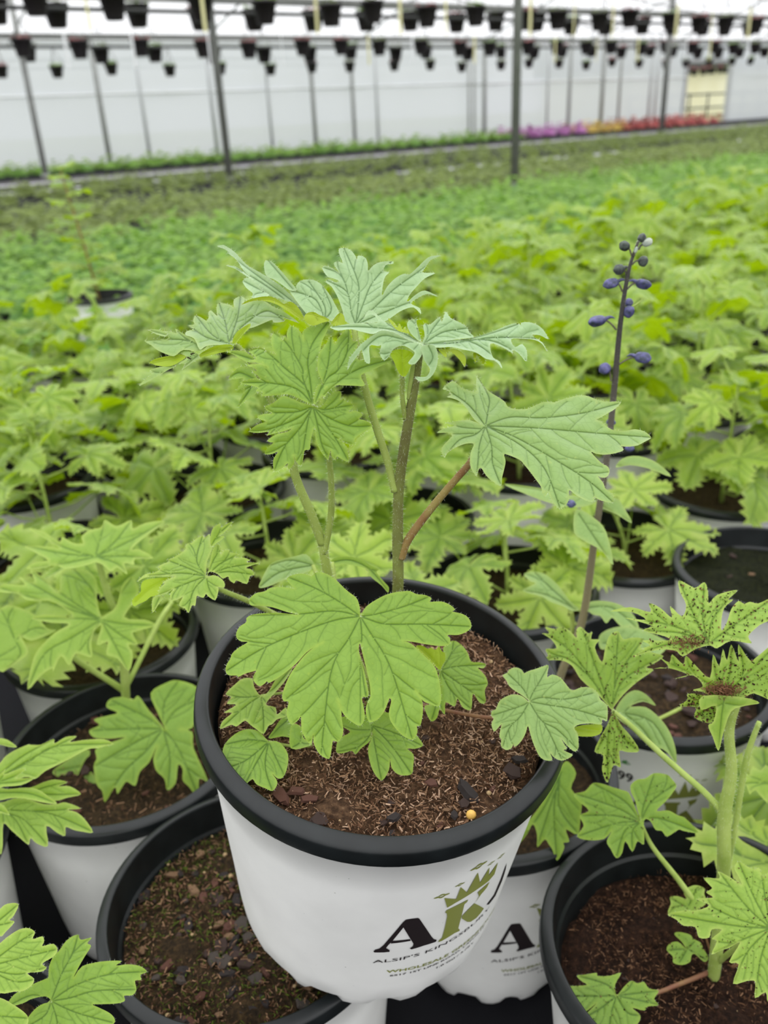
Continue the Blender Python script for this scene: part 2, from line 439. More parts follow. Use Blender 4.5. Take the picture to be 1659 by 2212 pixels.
def pot_white():
    m, nt = new_mat('pot_white_plastic'); p = N(nt, 'ShaderNodeBsdfPrincipled'); o = N(nt, 'ShaderNodeOutputMaterial'); t = N(nt, 'ShaderNodeTexCoord')
    nz = N(nt, 'ShaderNodeTexNoise'); nz.inputs['Scale'].default_value = 30; nz.inputs['Detail'].default_value = 3; L(nt, t.outputs['Object'], nz.inputs['Vector'])
    rp = ramp(nt, [(.3, rgb('e6e6e3')), (.7, rgb('efefec'))]); L(nt, nz.outputs[0], rp.inputs[0])
    n2 = N(nt, 'ShaderNodeTexNoise'); n2.inputs['Scale'].default_value = 420; n2.inputs['Detail'].default_value = 2; L(nt, t.outputs['Object'], n2.inputs['Vector'])
    r2 = ramp(nt, [(.775, (0, 0, 0, 1)), (.80, (.7, .7, .7, 1))]); L(nt, n2.outputs[0], r2.inputs[0])
    c = mixc(nt, r2.outputs[0], rp.outputs[0], rgb('4c4a48')); L(nt, c, p.inputs['Base Color'])
    p.inputs['Roughness'].default_value = .42; p.inputs['Specular IOR Level'].default_value = .4; L(nt, p.outputs[0], o.inputs[0])
    return m
M_POT = pot_white()
M_RIM = simple('rim_black_plastic', rgb('0e1112'), .36, .36, rgb('171b1c'), .05, 60)
M_INK = simple('print_black', rgb('241d1f'), .5, .3)
M_INKG = simple('print_olive_green', rgb('848a42'), .5, .3)
def soil_mat(name, cols, scale=260, bump=1.0):
    m, nt = new_mat(name); p = N(nt, 'ShaderNodeBsdfPrincipled'); o = N(nt, 'ShaderNodeOutputMaterial'); t = N(nt, 'ShaderNodeTexCoord')
    nz = N(nt, 'ShaderNodeTexNoise'); nz.inputs['Scale'].default_value = scale; nz.inputs['Detail'].default_value = 6; nz.inputs['Roughness'].default_value = .7
    L(nt, t.outputs['Object'], nz.inputs['Vector'])
    rp = ramp(nt, [(.3, rgb(cols[0])), (.48, rgb(cols[1])), (.62, rgb(cols[2])), (.75, rgb(cols[3]))]); L(nt, nz.outputs[0], rp.inputs[0])
    L(nt, rp.outputs[0], p.inputs['Base Color'])
    b = N(nt, 'ShaderNodeBump'); b.inputs['Strength'].default_value = bump; b.inputs['Distance'].default_value = .004
    L(nt, nz.outputs[0], b.inputs['Height']); L(nt, b.outputs[0], p.inputs['Normal']); p.inputs['Roughness'].default_value = .9; p.inputs['Specular IOR Level'].default_value = .15
    L(nt, p.outputs[0], o.inputs[0]); return m
M_SOIL = soil_mat('soil_brown', ('2c1e15', '4f3a2a', '6f543e', '957a5e'))
M_SOILB = soil_mat('soil_mossy', ('1c1712', '352a1c', '4c3b26', '5e5230'))
M_SOILD = soil_mat('soil_dark', ('180f0b', '2c1c14', '402a1e', '553a2a'))
FIB = [simple('fibre_%d' % i, rgb(c), .85, .15) for i, c in enumerate(('937358', '785a44', 'b0927a', '563c2a'))]
CHIPM = [simple('bark_%d' % i, rgb(a), .6, .35, rgb(b), .6, 160) for i, (a, b) in enumerate((('3a2c28', '4d3a33'), ('5b3a30', '6f4a3c'), ('2b2625', '3d3432'), ('7d6049', '98795a'), ('c3a274', 'd8bb8e'), ('4a4440', '5b5048')))]
M_YEL = simple('pebble_yellow', rgb('d9a441'), .4, .4, rgb('ecc470'), .1, 200)
M_PURP = simple('bud_violet', rgb('2f3a44'), .45, .5, rgb('625f96'), .3, 330)
M_BUDD = simple('bud_dark', rgb('26282c'), .45, .5, rgb('5a655c'), .3, 380)
M_BUDG = simple('bud_green_white', rgb('7d8c86'), .5, .4, rgb('b7bfae'), .2, 220)
M_STEEL = simple('galvanised_steel', rgb('6e706c'), .5, .5, rgb('7d7f7a'), .05, 12)
M_STEELW = simple('light_grey_steel', rgb('8d8f8b'), .5, .4, rgb('9b9d99'), .05, 12)  # paler grey than the nearer posts
M_STEELP = simple('pale_steel', rgb('b9bcbc'), .5, .4)
M_STEELD = simple('dark_steel', rgb('3f403e'), .5, .4)
M_BASKET = simple('basket_black', rgb('262223'), .5, .4)
M_STRIP = simple('strip_pale_yellow', rgb('e4e0a8'), .5, .3)
M_STRIPW = simple('strip_white', rgb('eef0f0'), .5, .3)
M_FLOWERR = simple('flower_red', rgb('a84a4e'), .6, .2, rgb('b86a60'), 0, 9)
M_FLOWERP = simple('flower_pink', rgb('b878b0'), .6, .2, rgb('a86aa0'), 0, 9)
M_FLOWERY = simple('flower_yellow', rgb('c0a04a'), .6, .2, rgb('d8c070'), 0, 9)
M_DEBRIS = simple('debris_dark_soil', rgb('2e2018'), .9, .1)
M_DEBRIS2 = simple('debris_brown_soil', rgb('6e4e38'), .9, .1)

# ------------------------------------------------------------------ the greenhouse
def quad(name, pts, mat):
    return obj(name, mesh(name, pts, [tuple(range(len(pts)))], mat, False))
def floor_mat():
    m, nt = new_mat('ground_cloth_black'); p = N(nt, 'ShaderNodeBsdfPrincipled'); o = N(nt, 'ShaderNodeOutputMaterial'); t = N(nt, 'ShaderNodeTexCoord')
    nz = N(nt, 'ShaderNodeTexNoise'); nz.inputs['Scale'].default_value = 1.4; nz.inputs['Detail'].default_value = 6; L(nt, t.outputs['Object'], nz.inputs['Vector'])
    rp = ramp(nt, [(.35, rgb('17171a')), (.7, rgb('26262a'))]); L(nt, nz.outputs[0], rp.inputs[0]); L(nt, rp.outputs[0], p.inputs['Base Color'])
    wv = N(nt, 'ShaderNodeTexNoise'); wv.inputs['Scale'].default_value = 900; L(nt, t.outputs['Object'], wv.inputs['Vector'])
    b = N(nt, 'ShaderNodeBump'); b.inputs['Strength'].default_value = .3; b.inputs['Distance'].default_value = .001; L(nt, wv.outputs[0], b.inputs['Height']); L(nt, b.outputs[0], p.inputs['Normal'])
    p.inputs['Roughness'].default_value = .8; p.inputs['Specular IOR Level'].default_value = .08; L(nt, p.outputs[0], o.inputs[0]); return m
WALLT = 16.3
structure(quad('floor', [st(-14, -6), st(60, -6), st(60, WALLT + .2), st(-14, WALLT + .2)], floor_mat()))
M_PATH_PUDDLE = simple('pale_gravel_and_puddle', rgb('a9a9ac'), .8, .1, rgb('c4c4c8'), .1, 4)  # gravel path, also puddles with their white reflection painted in
M_ROAD = simple('path_grey', rgb('4f4c4e'), .8, .1, rgb('6d6a6c'), .1, 3)
def strip(t0, t1, s0, s1, z, mat):
    structure(quad('ground_strip', [st(s0, t0, z), st(s1, t0, z), st(s1, t1, z), st(s0, t1, z)], mat))
strip(2.12, 2.42, -10, 60, .004, M_PATH_PUDDLE)
strip(8.35, 8.75, 6.5, 10.5, .004, M_PATH_PUDDLE); strip(8.35, 8.7, 13, 17, .004, M_PATH_PUDDLE)  # white puddles: the reflection is put into the pale matte colour
strip(10.9, 11.25, 2.5, 6.5, .004, M_PATH_PUDDLE); strip(12.6, 12.9, 2, 40, .005, M_PATH_PUDDLE)  # first strip is a puddle too, its reflection painted pale
strip(12.2, 13.6, -10, 60, .004, M_ROAD)
M_OUT = simple('ground_outside', rgb('8f9a72'), .9, .1, rgb('b3b58e'), 0, .3)
structure(quad('ground_outside', [st(-60, WALLT + .2, -.02), st(120, WALLT + .2, -.02), st(120, 90, -.02), st(-60, 90, -.02)], M_OUT))

def film_mat(name, transp, col, emis=0):
    m, nt = new_mat(name); o = N(nt, 'ShaderNodeOutputMaterial')
    t = N(nt, 'ShaderNodeBsdfTransparent'); t.inputs[0].default_value = (1, 1, 1, 1)
    d = N(nt, 'ShaderNodeBsdfDiffuse'); d.inputs[0].default_value = col
    l = N(nt, 'ShaderNodeBsdfTranslucent'); l.inputs[0].default_value = col
    a = N(nt, 'ShaderNodeMixShader'); a.inputs[0].default_value = .6; L(nt, d.outputs[0], a.inputs[1]); L(nt, l.outputs[0], a.inputs[2])
    b = N(nt, 'ShaderNodeMixShader'); b.inputs[0].default_value = transp; L(nt, a.outputs[0], b.inputs[1]); L(nt, t.outputs[0], b.inputs[2]); L(nt, b.outputs[0], o.inputs[0])
    return m
M_WALL = film_mat('wall_poly_film', .08, (.635, .66, .715, 1))
M_WALL2 = film_mat('wall_poly_film_upper', .40, (.9, .92, .95, 1))
M_ROOF = film_mat('roof_poly_film', .72, (.9, .92, .95, 1))
DOOR0, DOOR1, EAVE = 22.5, 24.6, 2.0
def wallpiece(name, s0, s1, z0, z1, mat):
    n = max(2, int((s1 - s0) / .8)); V = []; F = []
    for i in range(n + 1):
        s = s0 + (s1 - s0) * i / n
        for j in range(3):
            z = z0 + (z1 - z0) * j / 2; V.append(st(s, WALLT + .03 * math.sin(i * 1.3 + j), z))
    for i in range(n):
        for j in range(2): F.append((i * 3 + j, i * 3 + 3 + j, i * 3 + 4 + j, i * 3 + 1 + j))
    return structure(obj(name, mesh(name, V, F, mat)))
wallpiece('wall_back', -14, DOOR0, 0, 1.18, M_WALL); wallpiece('wall_back_end', DOOR1, 60, 0, 1.18, M_WALL)
wallpiece('wall_upper', -14, DOOR0, 1.18, EAVE, M_WALL); wallpiece('wall_upper_end', DOOR1, 60, 1.18, EAVE, M_WALL)
V = []; F = []
for i in range(38):
    s = -14 + 2 * i
    for j in range(9):
        q = j / 8; V.append(st(s, WALLT - 11 * q, EAVE + 2.0 * math.sin(q * math.pi / 2)))
for i in range(37):
    for j in range(8): F.append((i * 9 + j, i * 9 + 9 + j, i * 9 + 10 + j, i * 9 + 1 + j))
structure(obj('ceiling', mesh('ceiling', V, F, M_ROOF)))
mb = MB()
for z, r in ((1.18, .02), (EAVE, .035)): mb.tube([st(-14, WALLT - .06, z), st(DOOR0, WALLT - .06, z)], r, 8)
structure(obj('trim_1', mb.mesh('wall_rails', M_STRIPW)))
# roof bows
for i in range(9):
    s = 1 + 3.4 * i; mb = MB()
    mb.tube([st(s, WALLT - 11 * q - .1, EAVE - .05 + 2.0 * math.sin(q * math.pi / 2)) for q in np.linspace(0, 1, 12)], .022, 6)
    tag(obj('roof_bow', mb.mesh('roof_bow', M_STEELP)), 'thin curved steel roof bow under the white plastic roof', 'roof bow', 'curved roof bows under the plastic roof')
# cross wires under the roof at the upper right
for i, (s0, s1) in enumerate(((9, 22), (13, 30), (17, 30))):
    mb = MB(); P = [st(s0 + (s1 - s0) * q, 11 + 3 * q, 2.2 - .3 * math.sin(math.pi * q) + .1 * i) for q in np.linspace(0, 1, 14)]
    mb.tube(P, .012, 5)
    tag(obj('support_wire', mb.mesh('support_wire', M_STEELD)), ('lowest', 'middle', 'topmost')[i] + ' sagging support wire under the roof at upper right', 'wire')
# the two gutter rails that carry the hanging baskets
def rail(t, z, lab, w=.07):
    r = thing('basket_rail', lab, 'rail', Matrix.Translation(Vector(st(0, t, z))))
    mb = MB(); mb.box(st(20, 0, 0), ES * 34, ET * w, np.array([0, 0, .035])); obj('beam', mb.mesh('beam', M_STEEL, False), r)
    mb = MB(); mb.tube([st(-14, -.1, -.14), st(54, -.1, -.14)], .022, 6); obj('pipe', mb.mesh('pipe', M_STEELD), r)
rail(10.0, 1.90, 'upper grey steel rail carrying the nearer row of hanging baskets')
rail(14.0, 1.87, 'lower grey steel rail carrying the farther row of hanging baskets')
rail(18.3, 1.85, 'dark rail outside the film wall, seen in the doorway', .04)
# posts: (base pixel x, y), diameter, material, height
POSTS = [(1111, 408, .075, M_STEEL, 'dark grey steel post standing in the delphinium field right of centre'),
         (497, 392, .085, M_STEEL, 'dark steel post rising behind the dark green bed left of centre'),
         (240, 362, .085, M_STEELW, 'second steel post from the left edge, in front of the film wall'),
         (100, 384, .085, M_STEELW, 'leftmost steel post in front of the film wall'),
         (472, 346, .07, M_STEELP, 'pale post just left of the dark post left of centre'),
         (684, 328, .085, M_STEELW, 'grey post against the film wall, above the central plant'),
         (768, 320, .075, M_STEELW, 'grey post next right of the one above the central plant'),
         (1013, 302, .05, M_STEELW, 'left one of three thin posts standing close together'),
         (1024, 302, .05, M_STEELW, 'middle one of three thin posts standing close together'),
         (1046, 300, .09, M_STEELW, 'right and thickest one of three posts standing close together'),
         (1226, 290, .08, M_STEELW, 'grey post right of the tall dark post, by the yellow flowers'),
         (1296, 284, .10, M_STEELW, 'grey post beside the red flowers at the wall foot'),
         (1333, 280, .07, M_STEELW, 'thin grey post among the red flowers at the wall foot'),
         (1398, 276, .07, M_STEELP, 'left one of a pair of pale posts left of the doorway'),
         (1411, 276, .07, M_STEELP, 'right one of a pair of pale posts left of the doorway'),
         (1428, 290, .11, M_STEEL, 'dark post nearest the doorway on its left'),
         (325, 344, .06, M_STEELP, 'outer frame post painted pale as if seen through the film wall between two dark posts'),  # outer frame posts: veiling by the film is put into the pale colour
         (590, 326, .06, M_STEELP, 'outer frame post painted pale as if seen through the film wall left of the central plant top'),
         (818, 312, .06, M_STEELP, 'outer frame post painted pale as if seen through the film wall above the central stem'),
         (1180, 290, .06, M_STEELP, 'faint pale stud of the film wall right of the tall dark post')]
for x, y, d, mt, lab in POSTS:
    b = on_z(x, y, 0)
    tt = b @ ET
    if tt > WALLT - .15: b = b * ((WALLT - .15) / tt)
    r = thing('steel_post', lab, 'post', Matrix.Translation(Vector(b)))
    top = EAVE + 2.0 * math.sin(min(1, max(0, (WALLT - b @ ET) / 11)) * math.pi / 2) - .1
    mb = MB(); mb.tube([(0, 0, 0), (0, 0, top)], d / 2, 10); obj('shaft', mb.mesh('shaft', mt), r)
    mb = MB(); mb.tube([(0, 0, 0), (0, 0, .05)], d * .8, 10); obj('foot', mb.mesh('foot', mt), r)
# doorway at the far right, with what stands outside
mb = MB()
for s in (DOOR0, DOOR1): mb.box(st(s, WALLT, .8), ES * .05, ET * .05, (0, 0, .8))
mb.box(st((DOOR0 + DOOR1) / 2, WALLT, 1.6), ES * (DOOR1 - DOOR0) / 2, ET * .05, (0, 0, .05))
wallpiece('wall_over_door', DOOR0, DOOR1, 1.6, EAVE, M_WALL)
structure(obj('door_1', mb.mesh('door_frame', M_STEELP, False)))
M_CREAM = simple('cream_siding', rgb('e2dcbc'), .8, .2, rgb('ece8d0'), 0, 1)
h = thing('cream_building', 'cream yellow building seen through the doorway at far right', 'building', Matrix.Translation(Vector(st(37, 26, 0))))
mb = MB(); mb.box((0, 0, .85), ES * 8, ET * 2, (0, 0, .85)); obj('wall', mb.mesh('wall', M_CREAM, False), h)
mb = MB(); mb.box((0, 0, 2.2), ES * 8.3, ET * 2.3, (0, 0, .5)); obj('roof', mb.mesh('roof', M_STEELD, False), h)
h = thing('metal_fence', 'low metal railing seen through the doorway at far right', 'fence', Matrix.Translation(Vector(st(27, 18.6, 0))))
for z in (.35, .75):
    mb = MB(); mb.tube([st(-4, 0, z), st(4, 0, z)], .03, 6); obj('rail', mb.mesh('rail', M_STEELD), h)
for i in range(9):
    mb = MB(); q = st(-4 + i, 0, 0); mb.tube([q, q + np.array([0, 0, .8])], .03, 6); obj('post', mb.mesh('post', M_STEELD), h)

# ------------------------------------------------------------------ generic leaf shapes for the field
def lobed_outline(rng, nl=5, spread=150, cut=.42, lobew=1.0):
    pts = []; tips = []
    for i in range(nl):
        a = math.radians(-spread + 2 * spread * i / (nl - 1) + rng.uniform(-6, 6)); Lh = (.78 + .22 * math.cos(a * .8)) * rng.uniform(.9, 1.06)
        w = math.radians(spread / (nl - 1)) * lobew
        half = [(cut, 1.0 * w)]
        for k in range(4):
            r0 = cut + (1 - cut) * (.16 + .21 * k); e = w * 1.06 * (1 - ((r0 - cut) / (1 - cut)) ** 1.5)
            half += [(r0 - .035, e * (.80 if k else .97)), (r0 + .075, e * rng.uniform(.98, 1.12))]
        half.append((.93, .10 * w))
        for r, da in half: pts.append((Lh * r * math.sin(a - da) * rng.uniform(.97, 1.03), Lh * r * math.cos(a - da) * rng.uniform(.97, 1.03)))
        pts.append((Lh * math.sin(a), Lh * math.cos(a))); tips.append(pts[-1])
        for r, da in half[::-1]: pts.append((Lh * r * math.sin(a + da) * rng.uniform(.97, 1.03), Lh * r * math.cos(a + da) * rng.uniform(.97, 1.03)))
        if i == nl - 1: pts.append((0.02, -.06))
    return pts, tips
LEAFLIB = []
def lib_leaf(seed, res=.055):
    rng = random.Random(seed)
    pts, tips = lobed_outline(rng, rng.choice((5, 5, 7)), rng.uniform(140, 158), rng.uniform(.36, .5))
    X, F, ve, ed, dm, B, da = leaf2d(pts, (0, 0), [t for t in tips], res, 2, veinw=.022, lib=True)
    r2 = (X ** 2).sum(1); ph = rng.uniform(0, 6)
    z = -rng.uniform(-.15, .42) * r2 + .45 * np.minimum(dm, .10) + .11 * np.sin(X[:, 0] * 5 + ph) * r2 + .12 * np.cos(X[:, 1] * 6 + ph) * r2 + .05 * np.sin(X[:, 0] * 13 + X[:, 1] * 9 + ph) * r2 - .012 * ve + .16 * np.minimum(da, .05)
    V = np.column_stack([X, z]) * .055
    F = [f if np.cross(V[f[1]] - V[f[0]], V[f[2]] - V[f[0]])[2] > 0 else f[::-1] for f in F]
    return V, F, ve, ed
LIBG = [lib_leaf(100 + i) for i in range(9)]
def lib_mesh(i, mat):
    V, F, ve, ed = LIBG[i]; return mesh('leaf', V, F, mat, True, {'vein': ve, 'edge': ed})
LEAF_FIELD = [lib_mesh(i, M_LEAFF) for i in range(9)]
LEAF_GREEN = [lib_mesh(i, M_LEAF) for i in range(4)]
def leafM(base, out, up, size):
    """matrix for a library leaf: base point, direction of its tip, surface normal, scale"""
    y = norm(out); z = np.asarray(up, float); z = norm(z - y * (z @ y)); x = np.cross(y, z)
    M = Matrix.Identity(4)
    for i in range(3): M[i][0], M[i][1], M[i][2], M[i][3] = x[i] * size, y[i] * size, z[i] * size, base[i]
    return M

# ------------------------------------------------------------------ pots
SOILZ = .158
BODY = [(.0962, .1722), (.0958, .1672), (.0950, .1665), (.0925, .14), (.089, .10), (.0853, .06), (.0832, .035), (.0815, .02), (.079, .011), (.075, .006), (.071, .003), (.066, .006), (.03, .008)]
def body_z(j, r, z, a):
    if 7 <= j <= 10:
        s = .5 + .5 * math.tanh(3.2 * (math.cos(a * 15) + .35 * math.cos(a * 5 + 1))); k = (0, .0, .35, .8, 1.0)[j - 6]
        return r - .0035 * k * (1 - s), z + .0085 * k * (1 - s) - .004 * k * s
    return r, z
def prof_r(z):
    zz = [p[1] for p in BODY[2:8]][::-1]; rr = [p[0] for p in BODY[2:8]][::-1]; return float(np.interp(z, zz, rr))
Vb, Fb = lathe(BODY, 104, body_z); ME_BODY = mesh('pot', Vb, [f[::-1] for f in Fb], M_POT)
RIM = [(.0845, .138), (.0875, .1585), (.0878, .1592), (.0898, .1605), (.0900, .161), (.0918, .1825), (.0921, .1838), (.0928, .1847), (.0938, .185), (.0983, .1828), (.0990, .1824), (.0997, .1816), (.1001, .1806), (.1007, .1745), (.1006, .1733), (.0999, .1722), (.0990, .1718), (.0955, .1716)]
Vr, Fr = lathe(RIM, 96); ME_RIM = mesh('rim', Vr, Fr, M_RIM)
def soil_mesh(mat, z, seed, n=40, amp=.0035, R=None):
    rng = np.random.default_rng(seed); R = R or prof_r(z) - .0045; V = [(0, 0, z)]; F = []
    seg = 56; rings = n // 2
    ph = rng.random(12) * 6
    for i in range(1, rings + 1):
        r = R * i / rings
        for k in range(seg):
            a = 2 * math.pi * k / seg; x, y = r * math.cos(a), r * math.sin(a)
            h = amp * (math.sin(70 * x + ph[0]) * math.cos(62 * y + ph[1]) + .5 * math.sin(160 * x + ph[2] + 90 * y) + .4 * math.sin(210 * y + ph[3])) + rng.normal() * amp * .25
            if i == rings: h = -.002
            V.append((x, y, z + h))
    for k in range(seg): F.append((0, 1 + k, 1 + (k + 1) % seg))
    for i in range(rings - 1):
        for k in range(seg):
            a = 1 + i * seg; F.append((a + k, a + seg + k, a + seg + (k + 1) % seg, a + (k + 1) % seg))
    return mesh('soil', V, F, mat)
ME_SOIL = [soil_mesh(mt, .153, 20 + i, amp=.0025) for i, mt in enumerate((M_SOILB, M_SOILD, M_SOILB))]
def pot_parts(root, soil=None, world=False):
    b = obj('pot', ME_BODY, root); obj('rim', ME_RIM, b); s = obj('soil', soil or RND.choice(ME_SOIL), root); return b, s
def chip_mesh(seed, mat):
    rng = random.Random(seed); n = rng.choice((5, 6, 7)); V = []
    asp = rng.uniform(.45, .95)
    ang = sorted(rng.uniform(0, 6.28) for _ in range(n)); ang = [2 * math.pi * (i + rng.uniform(-.3, .3)) / n for i in range(n)]
    for z in (-.16, .16):
        for a in ang:
            r = rng.uniform(.75, 1.05) if z < 0 else rng.uniform(.6, .95); V.append((r * math.cos(a), asp * r * math.sin(a), z * rng.uniform(.7, 1.2)))
    F = [tuple(range(n))[::-1], tuple(range(n, 2 * n))] + [(k, (k + 1) % n, n + (k + 1) % n, n + k) for k in range(n)]
    return mesh('bark_chip', V, F, mat, False)
CHIPS = {i: [chip_mesh(50 + i * 7 + k, CHIPM[i]) for k in range(4)] for i in range(6)}
def pebble_mesh(mat):
    V, F = lathe([(.001, -.7), (.7, -.5), (1, 0), (.75, .5), (.001, .72)], 10); return mesh('pebble', V, F, mat)
ME_PEB = pebble_mesh(CHIPM[4]); ME_PEBY = pebble_mesh(M_YEL)
def add_chip(soil, me, x, y, z, size, name='bark_chip', label=None, tilt=.35):
    o = obj(name, me, soil, label=label)
    o.location = (x, y, z); o.rotation_euler = (RND.uniform(-tilt, tilt), RND.uniform(-tilt, tilt), RND.uniform(0, 6.28)); o.scale = (size, size, size)
    return o
def fibres(soil, z, R, n, seed, lmax=.006, mats=FIB, excl=None):
    rng = np.random.default_rng(seed); per = [([], []) for _ in mats]
    for _ in range(n):
        V, F = per[rng.integers(len(mats))]; r = R * math.sqrt(rng.random()); a = rng.random() * 6.283; c = np.array([r * math.cos(a), r * math.sin(a), z + rng.random() * .0035])
        d = rng.normal(size=3); d[2] *= .45; d = norm(d); s = norm(np.cross(d, rng.normal(size=3))) * rng.uniform(.00012, .0004); l = rng.uniform(.25, 1) * lmax
        bend = norm(np.cross(d, s)) * l * rng.uniform(-.35, .35); i = len(V)
        for q in (-.5, 0, .5):
            p = c + d * l * q + bend * (.25 - q * q) * 2; V += [p - s, p + s]
        F += [(i, i + 1, i + 3, i + 2), (i + 2, i + 3, i + 5, i + 4)]
    for k, (V, F) in enumerate(per):
        if V: obj('fibres', mesh('fibres', V, F, mats[k], False), soil, kind='stuff')
# ------------------------------------------------------------------ the raised pot in the middle
HN = norm([.100, -.1449, 1.0]); HC = np.array([-.0059, .3716, .3644])
hx = norm(np.cross([0, 1, 0], HN)); hy = np.cross(HN, hx); HB = HC - HN * .178
HM = Matrix.Identity(4)
for i in range(3): HM[i][0], HM[i][1], HM[i][2], HM[i][3] = hx[i], hy[i], HN[i], HB[i]
hero = thing('potted_delphinium', 'hairy-stemmed green delphinium in the raised white pot standing highest, logo turned right', 'potted plant', HM)
hpot = obj('pot', ME_BODY, hero); obj('rim', ME_RIM, hpot)
HSZ = .167
hsoil = obj('soil', soil_mesh(M_SOIL, HSZ, 3, 60, .0022, .0885), hero)
fibres(hsoil, HSZ + .0003, .087, 15000, 9, .0042)
for _ in range(46):
    r = .084 * math.sqrt(RND.random()); a = RND.random() * 6.283
    add_chip(hsoil, RND.choice(CHIPS[RND.choice((0, 1, 2, 0, 1, 3))]), r * math.cos(a), r * math.sin(a), HSZ + .002, RND.uniform(.0016, .0042))
for _ in range(14):
    r = .084 * math.sqrt(RND.random()); a = RND.random() * 6.283
    add_chip(hsoil, ME_PEB, r * math.cos(a), r * math.sin(a), HSZ + .0025, RND.uniform(.0007, .0016), 'pebble')
HMi = HM.inverted()
def soil_at(x, y, z=HSZ):
    C = HMi @ Vector(CAM); D = HMi.to_3x3() @ Vector(ray(x, y)); t = (z - C.z) / D.z; q = C + D * t; return q.x, q.y
for x, y, s, k, lab in ((1010, 1718, .0082, 2, 'largest dark bark chip near the right rim'), (606, 1728, .0068, 1, None), (640, 1718, .0052, 1, None), (668, 1735, .006, 1, None), (690, 1780, .0055, 0, None), (1105, 1675, .006, 0, None), (1000, 1745, .004, 0, None), (850, 1775, .005, 2, None), (930, 1700, .0045, 1, None), (1120, 1650, .0055, 2, None), (980, 1770, .004, 2, None)):
    q = soil_at(x, y); add_chip(hsoil, CHIPS[k][RND.randrange(4)], q[0], q[1], HSZ + .0035, s, label=lab, tilt=.25)
q = soil_at(1016, 1770); add_chip(hsoil, ME_PEBY, q[0], q[1], HSZ + .0035, .0026, 'pebble', 'amber yellow pebble by the rim')

# printed logo and lettering: pixel -> (angle, height) on the pot wall
def unwrap(x, y):
    C = np.array(HMi @ Vector(CAM)); D = np.array(HMi.to_3x3() @ Vector(ray(x, y)))
    r0, r1 = prof_r(.03), prof_r(.16); k = (r1 - r0) / .13
    lo = None
    f = lambda t: math.hypot(C[0] + D[0] * t, C[1] + D[1] * t) - (r0 + k * (C[2] + D[2] * t - .03))
    ts = np.linspace(.2, .6, 4001); P = C[None] + D[None] * ts[:, None]; v = np.hypot(P[:, 0], P[:, 1]) - (r0 + k * (P[:, 2] - .03))
    i = np.where(v < 0)[0]
    i = i[0] if len(i) else v.argmin()
    p = P[i]; return math.atan2(p[1], p[0]), p[2]
def wrap(th, z, off=.00035):
    r = prof_r(z) + off; return (r * math.cos(th), r * math.sin(th), z)
LC = (780, 1820, 4.879)
PR_POLY = {'logo_letter_a': (M_INK, ['130,1140 150,1122 190,1113 235,1075 440,835 470,808 445,888 330,1030 285,1075 262,1105 300,1128 300,1145 240,1152 140,1152',
                                     '325,1030 515,1012 522,1028 310,1058',
                                     '440,835 470,808 530,797 600,790 615,800 680,895 740,985 765,1012 795,1020 785,1040 660,1080 530,1120 512,1112 545,1085 550,1060 445,888']),
           'logo_letter_k': (M_INKG, ['885,735 895,710 1010,655 1125,595 1115,620 1085,645 1055,765 1020,900 1035,912 1035,925 980,950 850,1030 810,1045 815,1030 850,1000 880,890 905,770 900,740',
                                      '1058,770 1125,700 1190,635 1240,660 1290,690 1250,745 1210,790 1150,830 1115,830 1058,795',
                                      '1195,635 1240,560 1225,520 1290,465 1350,410 1320,470 1260,540']),
           'logo_crown': (M_INKG, ['875,580 1000,590 1048,465 1112,520 1228,312 1250,420 1350,260 1342,345 1440,205 1400,330 1340,400 1230,480 1110,560 1000,625 905,680']),
           'logo_letter_dark': (M_INK, ['1320,650 1400,545 1470,380 1530,210 1520,275 1480,400 1410,560 1340,650'])}
PRINT = []          # (name, material, [(th, z) vertices], faces)
def poly_th(pts):
    return np.array([unwrap(*q) for q in px(LC, pts)])
def fill_th(name, mat, polys):
    V = []; F = []
    for P in polys:
        A = P * np.array([.088, 1.0]); A = np.vstack([resample(np.vstack([A[i], A[(i + 1) % len(A)]]), .002)[:-1] for i in range(len(A))]); nb = len(A)
        gx, gy = np.meshgrid(np.arange(A[:, 0].min(), A[:, 0].max(), .002), np.arange(A[:, 1].min(), A[:, 1].max(), .002)); G = np.stack([gx.ravel(), gy.ravel()], 1)
        G = G[inpoly(G, A)] if len(G) else G
        if len(G): G = G[polydist(G, np.vstack([A, A[:1]])) > .0006]
        r = delaunay_2d_cdt([Vector(q) for q in np.vstack([A, G])], [(i, (i + 1) % nb) for i in range(nb)], [], 1, 1e-7)
        n = len(V); V += [(q[0] / .088, q[1]) for q in r[0]]; F += [tuple(i + n for i in f) for f in r[2]]
    PRINT.append((name, mat, V, F))
for nm, (mt, pl) in PR_POLY.items(): fill_th(nm, mt, [poly_th(P2(s)) for s in pl])
orn = []
for x, y, r in ((850, 560, 30), (1040, 440, 20), (1240, 245, 36), (1370, 215, 18), (1475, 140, 20)):
    th, z = unwrap(LC[0] + x / LC[2], LC[1] + y / LC[2]); R = r / LC[2] / 4300
    outer = [(th + 2.3 * R * (1 + .28 * math.cos(4 * a)) * math.cos(a) / .088, z + R * (1 + .28 * math.cos(4 * a)) * math.sin(a)) for a in np.linspace(0, 6.283, 33)]
    inner = [(th + .95 * R * math.cos(a) / .088, z + .45 * R * math.sin(a)) for a in np.linspace(0, 6.283, 33)]
    orn.append((outer, inner))
V = []; F = []
for o_, i_ in orn:
    n = len(V); V += o_ + i_
    for k in range(32): F.append((n + k, n + k + 1, n + 33 + k + 1, n + 33 + k))
PRINT.append(('crown_flower', M_INKG, V, F))
